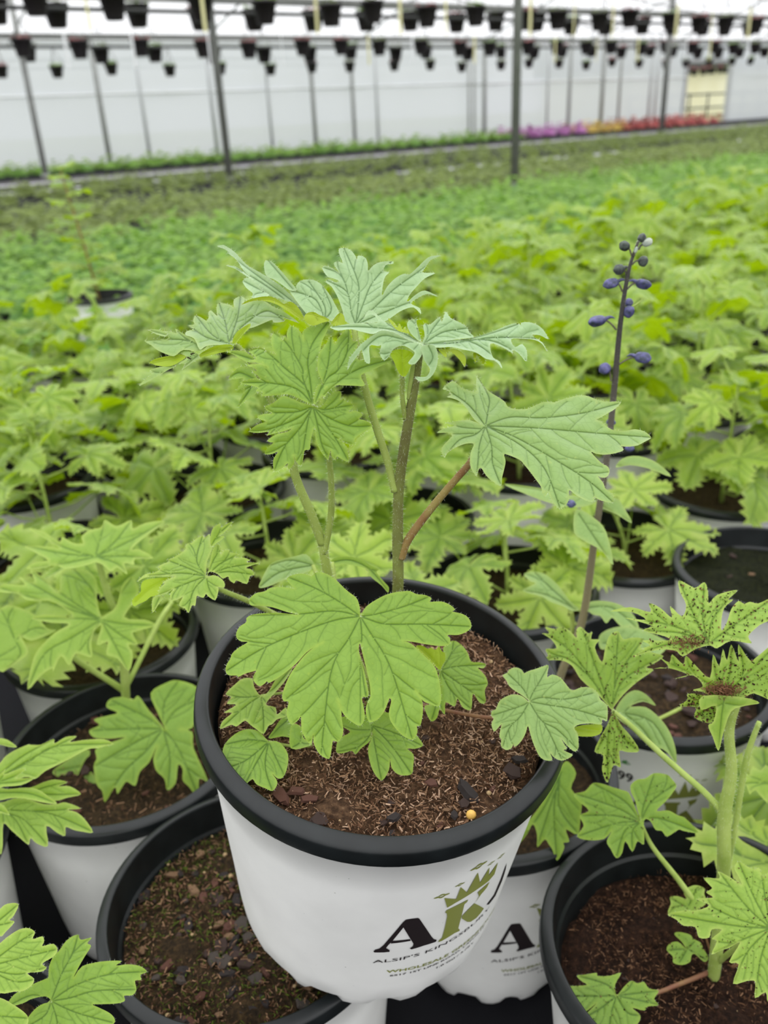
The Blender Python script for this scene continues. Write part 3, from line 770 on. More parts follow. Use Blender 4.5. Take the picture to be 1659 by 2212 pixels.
def text_line(name, body, mat, p0, p1, hpx, bold=0.0, stretch=None, shear=0.0):
    (t0, z0), (t1, z1) = unwrap(*px(LC, [p0])[0]), unwrap(*px(LC, [p1])[0])
    cu = bpy.data.curves.new(name, 'FONT'); cu.body = body; cu.size = 1; cu.offset = bold; cu.resolution_u = 2; cu.shear = shear
    to = bpy.data.objects.new(name, cu); COL.objects.link(to)
    bpy.context.view_layer.update()
    me = bpy.data.meshes.new_from_object(to.evaluated_get(bpy.context.evaluated_depsgraph_get()))
    V = np.array([v.co[:] for v in me.vertices]); F = [tuple(p.vertices) for p in me.polygons]
    bpy.data.objects.remove(to); bpy.data.meshes.remove(me)
    x0, x1 = V[:, 0].min(), V[:, 0].max(); h = hpx
    W = [(t0 + (t1 - t0) * (a - x0) / (x1 - x0), z0 + (z1 - z0) * (a - x0) / (x1 - x0) + b * h) for a, b in V[:, :2]]
    PRINT.append((name, mat, W, F))
text_line('lettering', "ALSIP'S KINGSBURY", M_INK, (122, 1264), (1345, 690), .0047)
text_line('lettering', 'WHOLESALE GREENHOUSE', M_INKG, (262, 1368), (1400, 690), .0043, .018)
text_line('lettering', '6517 1ST LINE ROAD, LAPORTE', M_INK, (300, 1405), (1290, 880), .0027, .014)
text_line('lettering', '1.0 Gal / 3.78 L', M_INK, (790, 1322), (1180, 1048), .0031, .014)
PRINT_ME = [(nm, mesh(nm, [wrap(*q) for q in V], F, mt, False)) for nm, mt, V, F in PRINT]
def add_print(pot, rot=0.0, skip=()):
    for nm, me in PRINT_ME:
        if nm in skip: continue
        o = obj(nm, me, pot); o.rotation_euler = (0, 0, rot)
add_print(hpot)

# ------------------------------------------------------------------ its stems (pixel x, y, distance, width)
CR = (812, 1512, .468)                                      # crown of the plant on the soil
HAIR = .0013
s1 = stem_obj('stem', [(835, 1500, .468, 26), (858, 1300, .432, 25), (859, 1160, .412, 24), (862, 1050, .398, 23), (879, 930, .381, 22), (898, 820, .366, 19), (908, 750, .357, 15)], hero, M_STEM, HAIR, 12)
s2 = stem_obj('stem', [(800, 1505, .470, 22), (735, 1330, .446, 20), (708, 1240, .436, 20), (697, 1172, .428, 20)], hero, M_STEMG, HAIR)
# big front leaf
A1 = (480, 1220, 3.0)
p = patch(A1, '893,300 890,268 870,215 825,180 790,150 735,95 690,65 640,48 600,52 580,75 540,60 490,58 435,75 418,98 452,138 470,155 420,148 370,143 310,150 275,172 225,182 190,205 175,228 185,262 250,265 330,277 400,300 450,314 495,323 430,317 340,310 250,315 190,325 158,345 155,372 115,400 92,440 95,475 125,497 165,502 110,535 65,575 52,610 30,645 22,685 40,715 95,718 105,727 150,705 205,690 222,686 205,715 203,750 240,787 275,770 290,755 305,765 360,735 420,690 480,640 550,565 610,528 655,500 600,532 540,580 490,640 440,710 405,790 388,850 400,885 430,888 418,950 425,1000 450,1035 490,1010 510,985 512,1040 520,1090 555,1150 580,1155 590,1100 592,1150 610,1195 640,1235 690,1258 705,1220 715,1150 722,1140 750,1147 775,1120 785,1070 775,1000 770,930 748,870 765,930 800,985 850,1025 895,1043 922,1000 920,940 906,862 940,857 948,830 935,760 920,690 895,600 885,545 892,510 905,560 925,640 945,720 958,790 960,850 945,880 935,910 930,950 945,1010 965,1020 1010,1000 1050,950 1075,890 1085,865 1095,885 1080,960 1095,1020 1150,1090 1200,1125 1240,1132 1265,1085 1262,1045 1285,1040 1300,960 1298,890 1280,850 1252,818 1300,880 1340,900 1400,918 1418,880 1415,800 1400,720 1370,650 1300,580 1240,522 1200,500 1170,495 1240,500 1320,515 1420,527 1470,515 1478,480 1460,455 1530,455 1590,430 1615,400 1600,350 1560,320 1500,305 1490,300 1508,290 1480,262 1430,240 1380,238 1345,240 1355,215 1310,195 1260,190 1215,170 1170,172 1120,178 1060,195 1000,225 940,265 910,305 900,330 896,335',
          (895, 335), .402, (-.02, -.66, .75), ['760,240 600,150 425,80', '730,300 500,320 190,330', '730,360 500,440 250,550 25,690', '820,480 740,600 690,780 640,1230', '905,480 890,560 930,850', '960,440 1060,600 1130,780 1230,1125', '940,350 1060,385 1300,385 1612,400', '1000,320 1180,270 1345,205'], k=2.6, fold=.10, res=4.6)
lf1 = leaf_from([p], hero, M_LEAF, hair=.0010, label='broad rounded-lobe leaf drooping over the front of the soil')
stem_obj('petiole', [(812, 1500, .468, 12), (800, 1400, .445, 11), (785, 1335, .408, 10), (778, 1331, .403, 9)], lf1, M_STEMG)
# small leaf below it
p = patch(A1, '970,1085 960,1140 900,1190 865,1228 840,1205 790,1220 740,1215 745,1150 765,1120 830,1082 770,1040 780,985 930,970 1000,960 1080,960 1150,1050 1240,1090 1280,1130 1300,1172 1250,1192 1200,1192 1240,1230 1238,1300 1226,1357 1150,1362 1100,1320 1088,1265 1080,1330 1035,1398 985,1350 955,1270 945,1190 962,1140 972,1100',
          (968, 1040), .425, (.03, -.60, .80), ['960,1100 880,1180 745,1212', '985,1150 1030,1390', '1060,1130 1140,1230 1224,1352', '1120,1090 1296,1172'], k=3, fold=.15, res=4.6)
lf = leaf_from([p], hero, M_LEAF, hair=.0008)
stem_obj('petiole', [(815, 1505, .468, 9), (810, 1530, .45, 8), (802, 1566, .427, 7)], lf, M_STEMG)
# leaf at the right, behind the big one
A5 = (470, 1370, 2.72)
p = patch(A5, '1308,205 1325,170 1338,130 1325,80 1380,38 1430,60 1470,110 1490,160 1540,165 1577,177 1560,200 1530,198 1570,240 1588,290 1570,330 1575,400 1540,402 1500,350 1490,442 1440,430 1410,378 1392,425 1340,400 1335,472 1305,440 1290,490 1255,512 1225,460 1218,420 1290,400 1312,330 1300,250',
          (1308, 212), .442, (.15, -.55, .82), ['1400,190 1570,180', '1420,290 1570,395', '1370,330 1485,435', '1300,350 1255,508', '1370,120 1385,45'], k=4, fold=.2, res=4.6)
q = patch(A5, '1308,210 1280,190 1230,140 1165,75 1200,66 1235,85 1255,78 1280,92 1300,70 1318,100 1335,110 1338,150 1320,185', (1308, 205), .44, (-.2, -.5, .7), ['1250,140 1180,75', '1310,130 1300,75'], k=2, fold=.1, res=4.6, flip=True)
lf = leaf_from([p, q], hero, M_LEAF, hair=.0008)
stem_obj('petiole', [(820, 1505, .468, 9), (890, 1480, .455, 8), (951, 1447, .443, 7)], lf, M_STEMG)
# pale small leaves at the left
p = patch(A5, '255,362 215,310 205,262 150,260 105,292 48,350 80,370 55,408 110,415 38,460 85,462 30,510 17,556 80,532 112,542 160,508 192,532 230,560 270,586 298,540 322,528 350,500 405,480 402,430 350,472 340,430 284,410 350,330 400,270 440,200 400,215 345,260 300,335',
          (255, 362), .440, (-.0, -.25, .96), ['150,370 50,352', '170,420 20,553', '270,480 270,582', '320,440 345,468', '330,320 430,205'], k=2, fold=.2, res=4.6)
lf = leaf_from([p], hero, M_LEAFL, hair=.0007)
stem_obj('petiole', [(800, 1505, .47, 8), (690, 1490, .462, 7), (564, 1503, .441, 6)], lf, M_STEMG)
p = patch(A5, '300,628 240,570 170,558 100,588 40,650 28,720 45,770 60,790 90,842 128,862 160,882 205,852 228,882 280,905 325,920 352,870 322,820 350,846 385,840 410,780 414,708 380,650 340,627',
          (300, 632), .424, (.05, -.22, .97), ['180,620 40,650', '170,740 60,785', '215,780 165,875', '280,780 320,915', '350,740 395,835'], k=1.5, fold=.2, res=4.6)
q = patch(A5, '300,612 330,560 380,490 432,480 440,600 380,600', (340, 570), .43, (.05, -.22, .97), ['370,540 430,490'], k=3, fold=.1, res=5)
r_ = patch(A5, '430,540 470,530 500,560 505,610 555,640 530,660 430,670', (490, 600), .424, (.05, -.22, .97), ['480,640 432,668'], k=3, fold=.2, res=5)
lf = leaf_from([p, q, r_], hero, M_LEAF, hair=.0007)
stem_obj('petiole', [(800, 1510, .47, 8), (700, 1600, .452, 8), (640, 1612, .434, 7), (581, 1602, .425, 6)], lf, M_STEMG)
# rounded leaf over the right rim
A7 = (1040, 1420, 5.53)
p = patch(A7, '562,525 500,472 440,447 360,445 270,480 210,530 170,620 125,640 118,700 145,730 120,800 150,885 200,842 240,800 222,880 215,950 237,982 235,1060 290,1105 350,1090 385,1040 392,1065 430,1050 490,980 530,900 555,822 580,900 610,1000 650,1100 700,1190 770,1230 846,1226 820,1140 850,1180 900,1215 960,1232 1030,1210 1090,1165 1012,1126 980,1107 1020,1090 985,1030 950,965 1000,1030 1060,1090 1115,1125 1155,1090 1160,1020 1150,920 1110,840 1180,800 1300,790 1430,800 1442,740 1500,760 1507,600 1480,550 1420,500 1390,430 1330,380 1260,355 1180,362 1110,390 1060,382 1010,320 940,240 850,205 800,230 785,240 790,180 802,95 740,105 640,140 560,165 510,190 490,160 450,130 390,122 330,150 310,185 254,215 300,280 330,340 400,400 480,450 560,512',
          (570, 528), .418, (.12, -.56, .82), ['500,570 300,640 130,690', '470,700 330,850 250,1080', '640,640 800,880 960,1225', '720,760 900,860 1140,1090', '800,570 1100,620 1480,730', '720,480 1000,500 1320,430', '610,430 700,280 795,105', '500,380 300,180'], k=5, fold=.16, res=4.4)
q = patch(A7, '1110,840 1180,815 1300,800 1425,800 1445,850 1420,910 1350,940 1280,946 1160,940 1130,890', (1270, 870), .428, (.2, -.75, .6), ['1400,880'], k=3, fold=.1, res=5, flip=True)
lf = leaf_from([p, q], hero, M_LEAFP, hair=.0007, label='rounded leaf hanging over the right side of the rim')
stem_obj('petiole', [(835, 1505, .468, 9), (960, 1534, .452, 8), (1065, 1550, .436, 8), (1110, 1530, .424, 7), (1143, 1516, .419, 6)], lf, M_STEMD)
# left leaf on a hairy petiole
A8 = (290, 1110, 5.925)
p = patch(A8, '925,800 925,640 960,540 1005,420 972,400 968,262 905,302 890,285 850,285 760,345 740,370 700,370 655,410 660,450 600,500 500,560 415,592 440,612 370,640 298,682 340,702 260,750 150,770 80,820 45,866 110,830 200,805 400,802 520,800 420,842 375,882 390,892 330,950 314,1042 420,1012 505,960 460,1022 475,1112 560,1092 622,1062 575,1150 600,1192 650,1212 695,1267 740,1172 782,1172 800,1052 850,1067 890,1070 920,1022 942,1052 1040,1102 1080,962 1062,937 1150,942 1150,870 1080,805 1000,785',
          (925, 800), .432, (-.18, -.42, .89), ['800,600 870,300', '700,700 430,595', '600,760 200,790', '700,880 330,1030', '760,980 690,1260', '960,960 1035,1095'], k=3, fold=.18, res=4.4)
q = patch(A8, '935,790 955,690 1000,480 1062,388 1112,440 1112,525 1150,470 1220,463 1222,490 1342,516 1290,560 1400,560 1482,592 1440,610 1480,622 1612,626 1520,655 1430,692 1500,712 1537,780 1480,800 1440,897 1310,852 1280,887 1220,850 1200,802 1130,827 1060,765 965,740',
          (940, 790), .430, (.25, -.55, .8), ['1010,600 1110,450', '1100,640 1335,520', '1200,690 1600,628', '1200,740 1530,780'], k=2, fold=.18, res=4.4)
r_ = patch(A8, '985,410 970,330 990,220 1030,160 1102,123 1112,172 1182,130 1257,103 1200,190 1150,240 1100,277 1157,295 1060,372 1005,412', (990, 400), .436, (.3, -.7, .6), ['1080,260 1250,108'], k=1, fold=.2, res=4.4)
r2 = patch(A8, '130,850 300,820 480,812 350,900 312,1032 210,1062 150,1112 60,1152 -5,1182 -25,1100 80,1000 85,920', (400, 850), .442, (-.3, -.6, .75), ['200,960 20,1120'], k=1, fold=.2, res=5, flip=True)
r3 = patch(A8, '310,1050 240,1080 225,1170 240,1262 330,1130 385,1060', (330, 1055), .436, (-.3, -.5, .8), ['245,1250'], k=1, fold=.2, res=5)
lf = leaf_from([p, q, r_, r2, r3], hero, M_LEAFL, hair=.0010, label='pale leaf reaching out to the left on a hairy petiole')
stem_obj('petiole', [(800, 1500, .47, 13), (690, 1380, .46, 12), (600, 1330, .452, 12), (535, 1298, .445, 12), (474, 1272, .437, 11), (446, 1246, .432, 9)], lf, M_STEMG, HAIR)
# the two-part leaf in the middle of the plant
A2 = (480, 660, 3.9976)
p = patch(A2, '785,858 720,832 640,792 560,767 470,775 345,782 350,750 290,736 310,710 240,690 158,668 210,642 280,628 330,632 290,592 262,570 300,562 270,540 213,515 290,506 350,510 395,532 330,500 240,475 290,460 260,420 228,395 290,366 350,372 400,400 462,422 435,380 425,320 430,260 450,234 490,250 520,300 542,264 562,290 555,250 575,190 600,177 650,200 690,250 703,292 692,230 750,182 830,150 912,140 926,160 900,230 860,320 845,420 830,500 835,590 868,665 820,720 800,790',
          (785, 860), .372, (.05, -.80, .60), ['720,700 540,540 350,380 235,395', '640,720 400,670 165,668', '700,640 690,540 560,330 452,240', '760,640 740,480 780,330 905,150', '620,790 350,778'], k=3, fold=.2, res=4.6)
q = patch(A2, '790,855 800,770 825,690 866,665 828,580 825,480 845,400 890,340 925,285 945,270 972,330 1005,275 1045,235 1092,198 1122,300 1172,312 1160,390 1180,470 1300,450 1472,462 1320,547 1200,602 1232,690 1140,692 1060,690 980,692 910,750 885,790 860,780 820,830',
          (800, 850), .368, (-.30, -.72, .62), ['900,640 1000,560 1080,400 1092,205', '880,640 920,480 940,280', '1000,660 1200,540 1465,465'], k=2, fold=.2, res=4.6)
r_ = patch(A2, '785,865 690,842 600,802 520,782 440,842 370,872 385,905 430,932 360,936 308,960 330,986 382,1002 300,1030 234,1086 310,1100 402,1092 385,1122 450,1106 540,1082 602,1062 560,1092 470,1112 394,1160 410,1180 442,1186 390,1230 369,1282 430,1282 482,1262 445,1320 440,1380 454,1432 520,1402 567,1362 565,1400 585,1412 625,1352 616,1292 640,1350 680,1382 700,1320 712,1252 756,1242 762,1180 777,1110 796,1056 802,1120 817,1190 850,1260 900,1320 916,1332 936,1252 945,1300 975,1332 991,1302 1040,1332 1091,1347 1086,1270 1060,1200 1012,1152 1060,1190 1141,1202 1146,1152 1200,1110 1297,1040 1230,990 1182,980 1212,940 1150,908 1092,920 1132,860 1060,825 1056,798 1020,815 1026,744 960,750 910,800 880,850 840,882 800,872',
           (785, 870), .371, (.0, -.86, .50), ['640,920 400,930 315,960', '640,980 400,1070 240,1085', '680,1050 540,1220 450,1425', '740,1000 680,1380', '830,1060 860,1200 915,1325', '880,1010 980,1150 1088,1342', '900,960 1100,1040 1290,1040', '880,900 1000,880 1125,862'], k=2.2, fold=.18, res=4.6)
r2 = patch(A2, '300,480 200,400 110,388 40,396 90,420 180,470 230,490', (280, 470), .388, (-.2, -.6, .75), ['45,397'], k=1, fold=.2, res=5)
r3 = patch(A2, '300,640 270,545 190,528 130,542 53,632 120,635 190,632 118,737 190,715 134,877 200,822 310,742', (290, 640), .388, (-.2, -.7, .7), ['150,580 60,630', '220,760 140,870'], k=1, fold=.2, res=5)
lf = leaf_from([p, q, r_, r2, r3], hero, M_LEAF, hair=.0011, label='yellow-green leaf facing the viewer at mid height, left of the main stem')
stem_obj('petiole', [(700, 1195, .43, 15), (714, 1120, .42, 15), (716, 1060, .41, 14), (712, 1000, .40, 13), (700, 930, .386, 12), (677, 876, .374, 10)], lf, M_STEMG, HAIR)
# far left leaf
A6 = (290, 620, 3.858)
p = patch(A6, '820,500 700,482 600,492 545,522 500,430 430,402 435,370 490,350 453,320 502,310 490,280 512,238 560,255 602,280 622,245 618,215 640,195 690,240 685,185 700,134 760,140 800,150 832,172 826,120 850,90 890,77 920,100 916,140 1000,112 1090,120 1160,165 1240,200 1372,298 1250,260 1252,286 1166,297 1150,275 1110,287 1030,322 972,342 900,350 860,400',
          (790, 470), .398, (-.05, -.35, .94), ['760,300 710,140', '650,400 520,245', '860,260 885,85', '900,330 1100,200 1245,280', '600,420 460,322'], k=1.0, fold=.2, res=4.6)
q = patch(A6, '820,500 820,440 850,380 900,340 966,303 961,342 900,402 842,482', (830, 470), .396, (-.4, -.75, .45), [(960, 310)], k=1, fold=.1, res=5, flip=True)
q2 = patch(A6, '545,562 600,525 680,490 800,478 822,520 700,552 560,584', (700, 520), .396, (-.1, -.9, .3), [(552, 570)], k=1, fold=.1, res=5, flip=True)
r_ = patch(A6, '605,492 540,470 480,430 410,390 344,348 352,386 300,372 248,370 285,432 180,432 83,446 150,490 200,530 300,572 345,570 410,525 540,532', (580, 505), .40, (-.1, -.6, .78), ['400,440 90,447', '430,430 350,355'], k=1, fold=.15, res=5)
r2 = patch(A6, '335,532 380,510 470,530 552,582 480,630 400,687 420,640 372,637 440,585', (530, 570), .399, (-.1, -.5, .85), ['400,680'], k=1, fold=.1, res=5)
r3 = patch(A6, '125,632 170,600 250,580 300,572 350,555 432,577 380,622 300,660 200,657 150,640', (400, 580), .40, (-.1, -.8, .5), ['140,635'], k=1, fold=.1, res=5, flip=True)
r4 = patch(A6, '42,824 90,770 150,720 140,690 220,665 345,658 280,692 180,752', (330, 665), .40, (-.1, -.55, .82), ['50,818'], k=1, fold=.15, res=5)
r5 = patch(A6, '200,355 120,358 190,395 260,412 270,385', (265, 400), .405, (-.1, -.5, .85), [(125, 360)], k=1, fold=.1, res=5)
lf = leaf_from([p, q, q2, r_, r2, r3, r4, r5], hero, M_LEAFP, hair=.0011, label='leaf with curled edges at the upper left of the plant')
stem_obj('petiole', [(697, 1175, .428, 20), (672, 1110, .42, 20), (642, 1040, .413, 19), (626, 980, .41, 18), (600, 900, .407, 16), (560, 810, .403, 14), (520, 755, .400, 12), (497, 741, .398, 10)], lf, M_STEMG, HAIR)
# ants on that leaf
for k, (x, y) in enumerate(((409, 774), (416, 764))):
    mb = MB(); c = at(x, y, .3945); d = norm([1, 0, .2]) if k else norm([.6, .1, -.4])
    mb.tube([c - d * .0011, c - d * .0007, c - d * .0002], [.0001, .00045, .0001], 7); mb.tube([c - d * .0002, c + d * .0004], [.0002, .0002], 7); mb.tube([c + d * .0004, c + d * .0007, c + d * .001], [.0001, .0003, .0001], 7)
    for s in (-1, 1):
        for e in (-.5, 0, .5): mb.tube([c, c + np.array([e * .001, -.0004, .0007 * s]), c + np.array([e * .002, -.0003, .0012 * s])], .00006, 4)
    tag(obj('ant', mb.mesh('ant', M_DEBRIS)), ('lower' if k == 0 else 'upper') + ' of two small dark ants on the upper left leaf', 'ant')
# top leaf: bluish hair sheen put into its colour, behind
A4 = (460, 510, 3.318)
q1 = patch(A4, '700,580 640,520 560,425 470,345 390,292 300,240 250,212 200,162 160,118 110,82 70,64 34,75 80,92 118,118 105,120 170,172 218,245 275,300 220,256 160,217 97,212 160,235 230,280 285,322 243,332 320,372 400,425 470,445 540,470 610,510 660,600', (690, 590), .385, (-.25, -.55, .8), ['560,460 300,270 40,74', '400,370 200,250 100,213', '560,520 250,335'], k=.6, fold=.25, res=4.4)
q1b = patch(A4, '203,492 250,460 330,437 400,433 460,453 510,486 550,468 600,498 640,560 664,610 600,582 540,542 460,492 380,467 290,464', (560, 520), .383, (-.3, -.9, .2), ['400,450 210,488'], k=.6, fold=.1, res=5, flip=True)
q2 = patch(A4, '600,385 540,310 480,240 430,190 400,174 370,185 368,240 388,290 440,312 500,352 550,388', (590, 400), .39, (-.2, -.75, .62), ['400,180'], k=.6, fold=.15, res=5)
q2b = patch(A4, '213,322 250,298 300,332 360,392 405,425 330,445 278,440 285,410 238,370', (400, 420), .392, (-.2, -.5, .8), ['225,325'], k=.6, fold=.1, res=5)
q3 = patch(A4, '905,560 870,480 830,410 780,350 730,318 670,311 620,325 596,360 600,388 552,392 580,440 640,520 700,585 760,605 850,605', (800, 600), .384, (-.1, -.72, .68), ['740,460 600,400', '800,500 690,330', '850,520 790,370'], k=1.5, fold=.2, res=4.6)
q4 = patch(A4, '1010,640 945,605 930,540 910,480 890,430 850,362 810,330 830,310 880,332 905,322 860,302 820,290 783,230 815,214 860,232 905,262 868,205 890,179 932,192 910,140 902,95 940,84 985,100 1020,140 1031,168 1042,140 1091,154 1110,200 1113,248 1150,210 1200,186 1286,180 1287,200 1240,206 1222,252 1262,260 1235,290 1220,340 1212,425 1250,360 1310,300 1370,270 1407,275 1460,230 1510,180 1560,145 1632,140 1560,172 1520,230 1502,262 1592,265 1520,302 1460,362 1410,422 1392,472 1450,422 1520,390 1615,435 1540,415 1480,437 1420,482 1480,515 1489,557 1440,512 1380,522 1330,547 1280,582 1230,612 1150,620 1060,645',
           (1020, 640), .386, (.05, -.66, .75), ['990,540 960,400 820,320', '1000,560 930,300 790,225', '1040,500 1040,330 940,90', '1080,480 1140,340 1270,190', '1150,520 1300,380 1480,250 1625,142', '1200,560 1400,480 1600,425'], k=.8, fold=.22, res=4.4)
q5 = patch(A4, '658,605 665,558 720,543 762,565 800,578 837,605 780,622 715,642', (750, 600), .379, (0, -.95, .3), [(720, 550)], k=1, fold=.1, res=5, flip=True)
q6 = patch(A4, '848,634 870,590 905,553 937,568 940,632', (895, 610), .379, (0, -.95, .3), [(905, 560)], k=1, fold=.1, res=5, flip=True)
lf = leaf_from([q1, q1b, q2, q2b, q3, q4, q5, q6], hero, M_LEAFSHEEN, hair=.0011, label='topmost green leaf with bluish sheen painted in and upright lobes')
stem_obj('petiole', [(853, 1062, .398, 17), (838, 1000, .394, 17), (812, 920, .390, 17), (786, 830, .387, 16), (772, 760, .386, 15), (765, 705, .386, 12)], lf, M_STEMG, HAIR)
# flat leaf at the tip of the main stem
A3 = (730, 650, 3.53)
a1 = patch(A3, '650,335 560,270 450,202 400,178 345,150 305,112 270,80 230,77 198,132 240,106 280,112 308,162 230,166 110,172 0,188 -60,200 0,226 100,216 200,240 270,252 330,228 420,240 540,300', (650, 330), .357, (-.05, -.42, .9), ['450,230 200,200 -55,200', '400,190 280,90'], k=.6, fold=.15, res=4.4)
a2 = patch(A3, '645,340 540,300 420,242 330,226 270,260 200,310 155,352 108,410 80,460 74,522 100,482 130,442 165,400 150,440 180,372 205,460 245,470 240,345 305,345 330,340 318,400 350,452 385,428 422,370 490,340 560,372 585,405 535,472 585,482 635,420 642,380', (650, 335), .354, (-.15, -.72, .68), ['480,290 300,280 80,510', '520,320 360,440'], k=3, fold=.2, res=4.4)
a3 = patch(A3, '640,345 642,400 662,460 702,520 680,572 640,580 588,578 620,612 680,602 732,550 760,470 757,380 720,335', (690, 345), .352, (.1, -.85, .5), ['720,450 600,582'], k=2, fold=.15, res=4.4)
a4 = patch(A3, '640,335 720,308 850,300 1000,285 1100,258 1200,224 1310,180 1380,173 1402,205 1395,168 1460,163 1530,188 1580,240 1602,292 1540,262 1480,262 1560,318 1593,387 1560,332 1500,298 1400,288 1320,292 1350,352 1402,330 1440,380 1436,462 1380,402 1330,372 1332,397 1290,372 1230,342 1172,322 1160,352 1182,430 1232,462 1252,515 1200,457 1130,442 1050,392 960,372 870,352 780,356 700,352', (660, 332), .355, (.1, -.45, .88), ['900,320 1200,280 1590,290', '1000,310 1220,450', '1050,280 1370,180', '1150,300 1430,450'], k=.7, fold=.2, res=4.4)
a5 = patch(A3, '640,325 662,270 650,190 670,174 702,180 750,140 776,124 792,160 810,110 824,83 860,130 940,170 982,200 1002,240 1032,277 900,292 760,322 680,332', (660, 325), .358, (.05, -.55, .82), ['720,220 820,90', '800,240 980,210'], k=.5, fold=.2, res=4.4)
a6 = patch(A3, '632,312 620,240 598,150 632,143 580,139 540,150 528,190 558,252', (628, 305), .358, (-.1, -.75, .6), [(590, 145)], k=.5, fold=.1, res=5)
a7 = patch(A3, '380,130 432,168 452,200 470,172 492,220 508,198 522,232 540,178 556,245 500,240 440,215', (500, 235), .359, (0, -.8, .6), [], k=.5, fold=0, res=5, flip=True)
a8 = patch(A3, '765,368 830,368 900,368 952,400 977,440 966,502 930,452 880,402 835,392 826,432 790,402', (820, 372), .356, (.1, -.8, .5), [(965, 498)], k=.5, fold=.1, res=5, flip=True)
a9 = patch(A3, '1035,395 1035,440 1050,472 1062,420 1080,450 1106,484 1122,455 1090,415', (1060, 405), .356, (.1, -.8, .5), [], k=.5, fold=0, res=5, flip=True)
lf = leaf_from([a1, a2, a3, a4, a5, a6, a7, a8, a9], hero, M_LEAFSHEEN, hair=.0010, label='flat wide star-shaped leaf at the tip of the main stem')
# side leaf on a reddish petiole
AR = (940, 800, 3.456)
p = patch(AR, '350,408 300,375 265,330 240,290 205,250 170,225 130,210 88,198 118,184 95,150 58,142 75,113 110,88 135,80 165,100 200,130 250,150 300,163 312,160 305,110 313,38 340,75 365,115 395,150 430,175 480,205 520,235 537,265 560,280 610,290 680,288 720,275 760,255 820,235 890,238 940,220 1010,200 1085,186 1150,195 1210,220 1290,235 1340,232 1386,242 1340,290 1290,320 1240,350 1205,368 1240,385 1290,425 1340,448 1420,450 1490,440 1560,455 1612,500 1570,530 1510,560 1440,570 1390,568 1407,590 1390,605 1330,622 1260,630 1200,622 1165,612 1240,690 1290,720 1302,760 1280,797 1240,800 1215,790 1255,840 1270,880 1310,910 1332,950 1326,987 1270,980 1220,965 1190,945 1185,975 1150,980 1100,960 1050,930 1000,895 1000,950 980,1000 930,1032 890,1000 860,950 845,910 820,942 800,915 790,870 755,820 710,760 670,710 645,680 625,665 580,645 540,630 515,628 526,680 515,740 500,800 491,862 430,830 380,785 345,730 325,742 310,786 280,755 262,710 260,650 270,600 288,552 250,545 190,560 130,590 90,620 70,652 47,610 55,570 90,530 130,480 95,466 18,466 50,440 100,425 150,412 110,402 79,391 130,385 190,375 250,372 300,385',
          (375, 415), .386, (.06, -.45, .89), ['740,430 1150,465 1600,500', '560,350 800,355 1100,320 1380,245', '600,500 900,670 1150,830 1322,980', '640,560 820,740 930,1025', '420,560 430,700 490,855', '300,480 180,520 72,645', '250,260 95,150', '395,300 400,200 316,45', '330,560 320,680 310,780'], k=1.3, fold=.14, res=4.6)
lf = leaf_from([p], hero, M_LEAFP, hair=.0011, label='long-lobed leaf held out to the right on a reddish petiole')
stem_obj('petiole', [(866, 1205, .417, 20), (882, 1165, .412, 18), (930, 1100, .404, 17), (985, 1035, .396, 16), (1015, 1000, .392, 15), (1040, 950, .390, 11), (1047, 922, .3875, 8)], lf, M_STEMR, HAIR)
# folded young leaf and bud on the main stem
AB = A3
p = patch(AB, '400,400 440,372 500,370 560,390 590,440 555,500 520,570 490,575 460,540 430,470', (495, 560), .36, (-.1, -.95, .2), ['490,380'], k=1, fold=.3, res=4.4, flip=True)
lf = leaf_from([p], hero, M_LEAFL, hair=.0009, label='folded yellow-green young leaf below the stem tip')
stem_obj('petiole', [(876, 905, .377, 12), (869, 860, .370, 11), (869, 830, .365, 11), (869, 808, .361, 12)], lf, M_STEMG, HAIR)
b_ = stem_obj('flower_bud', [(882, 862, .371, 8), (886, 830, .366, 10), (892, 795, .362, 11), (895, 775, .359, 4)], hero, M_STEML)
# low leaves behind the stems
A9 = (540, 1080, 4.608)
p = patch(A9, '640,640 560,540 450,560 320,590 200,640 120,780 88,872 180,862 300,812 500,742 600,702', (630, 650), .50, (-.1, -.5, .85), ['300,720 95,868', '400,600 210,650'], k=1, fold=.15, res=5)
lf = leaf_from([p], hero, M_LEAFP)
stem_obj('petiole', [(800, 1500, .472, 9), (720, 1330, .485, 9), (676, 1221, .499, 8)], lf, M_STEMG)
p = patch(A9, '808,602 870,570 980,563 1100,590 1200,650 1282,690 1262,722 1340,820 1382,870 1372,922 1310,852 1200,762 1170,692 1080,662 960,642 830,642', (820, 620), .485, (.1, -.6, .78), ['1000,600 1200,700 1375,915'], k=1, fold=.1, res=5)
lf = leaf_from([p], hero, M_LEAF)
stem_obj('petiole', [(810, 1500, .472, 8), (740, 1330, .478, 8), (718, 1214, .485, 8)], lf, M_STEMG)
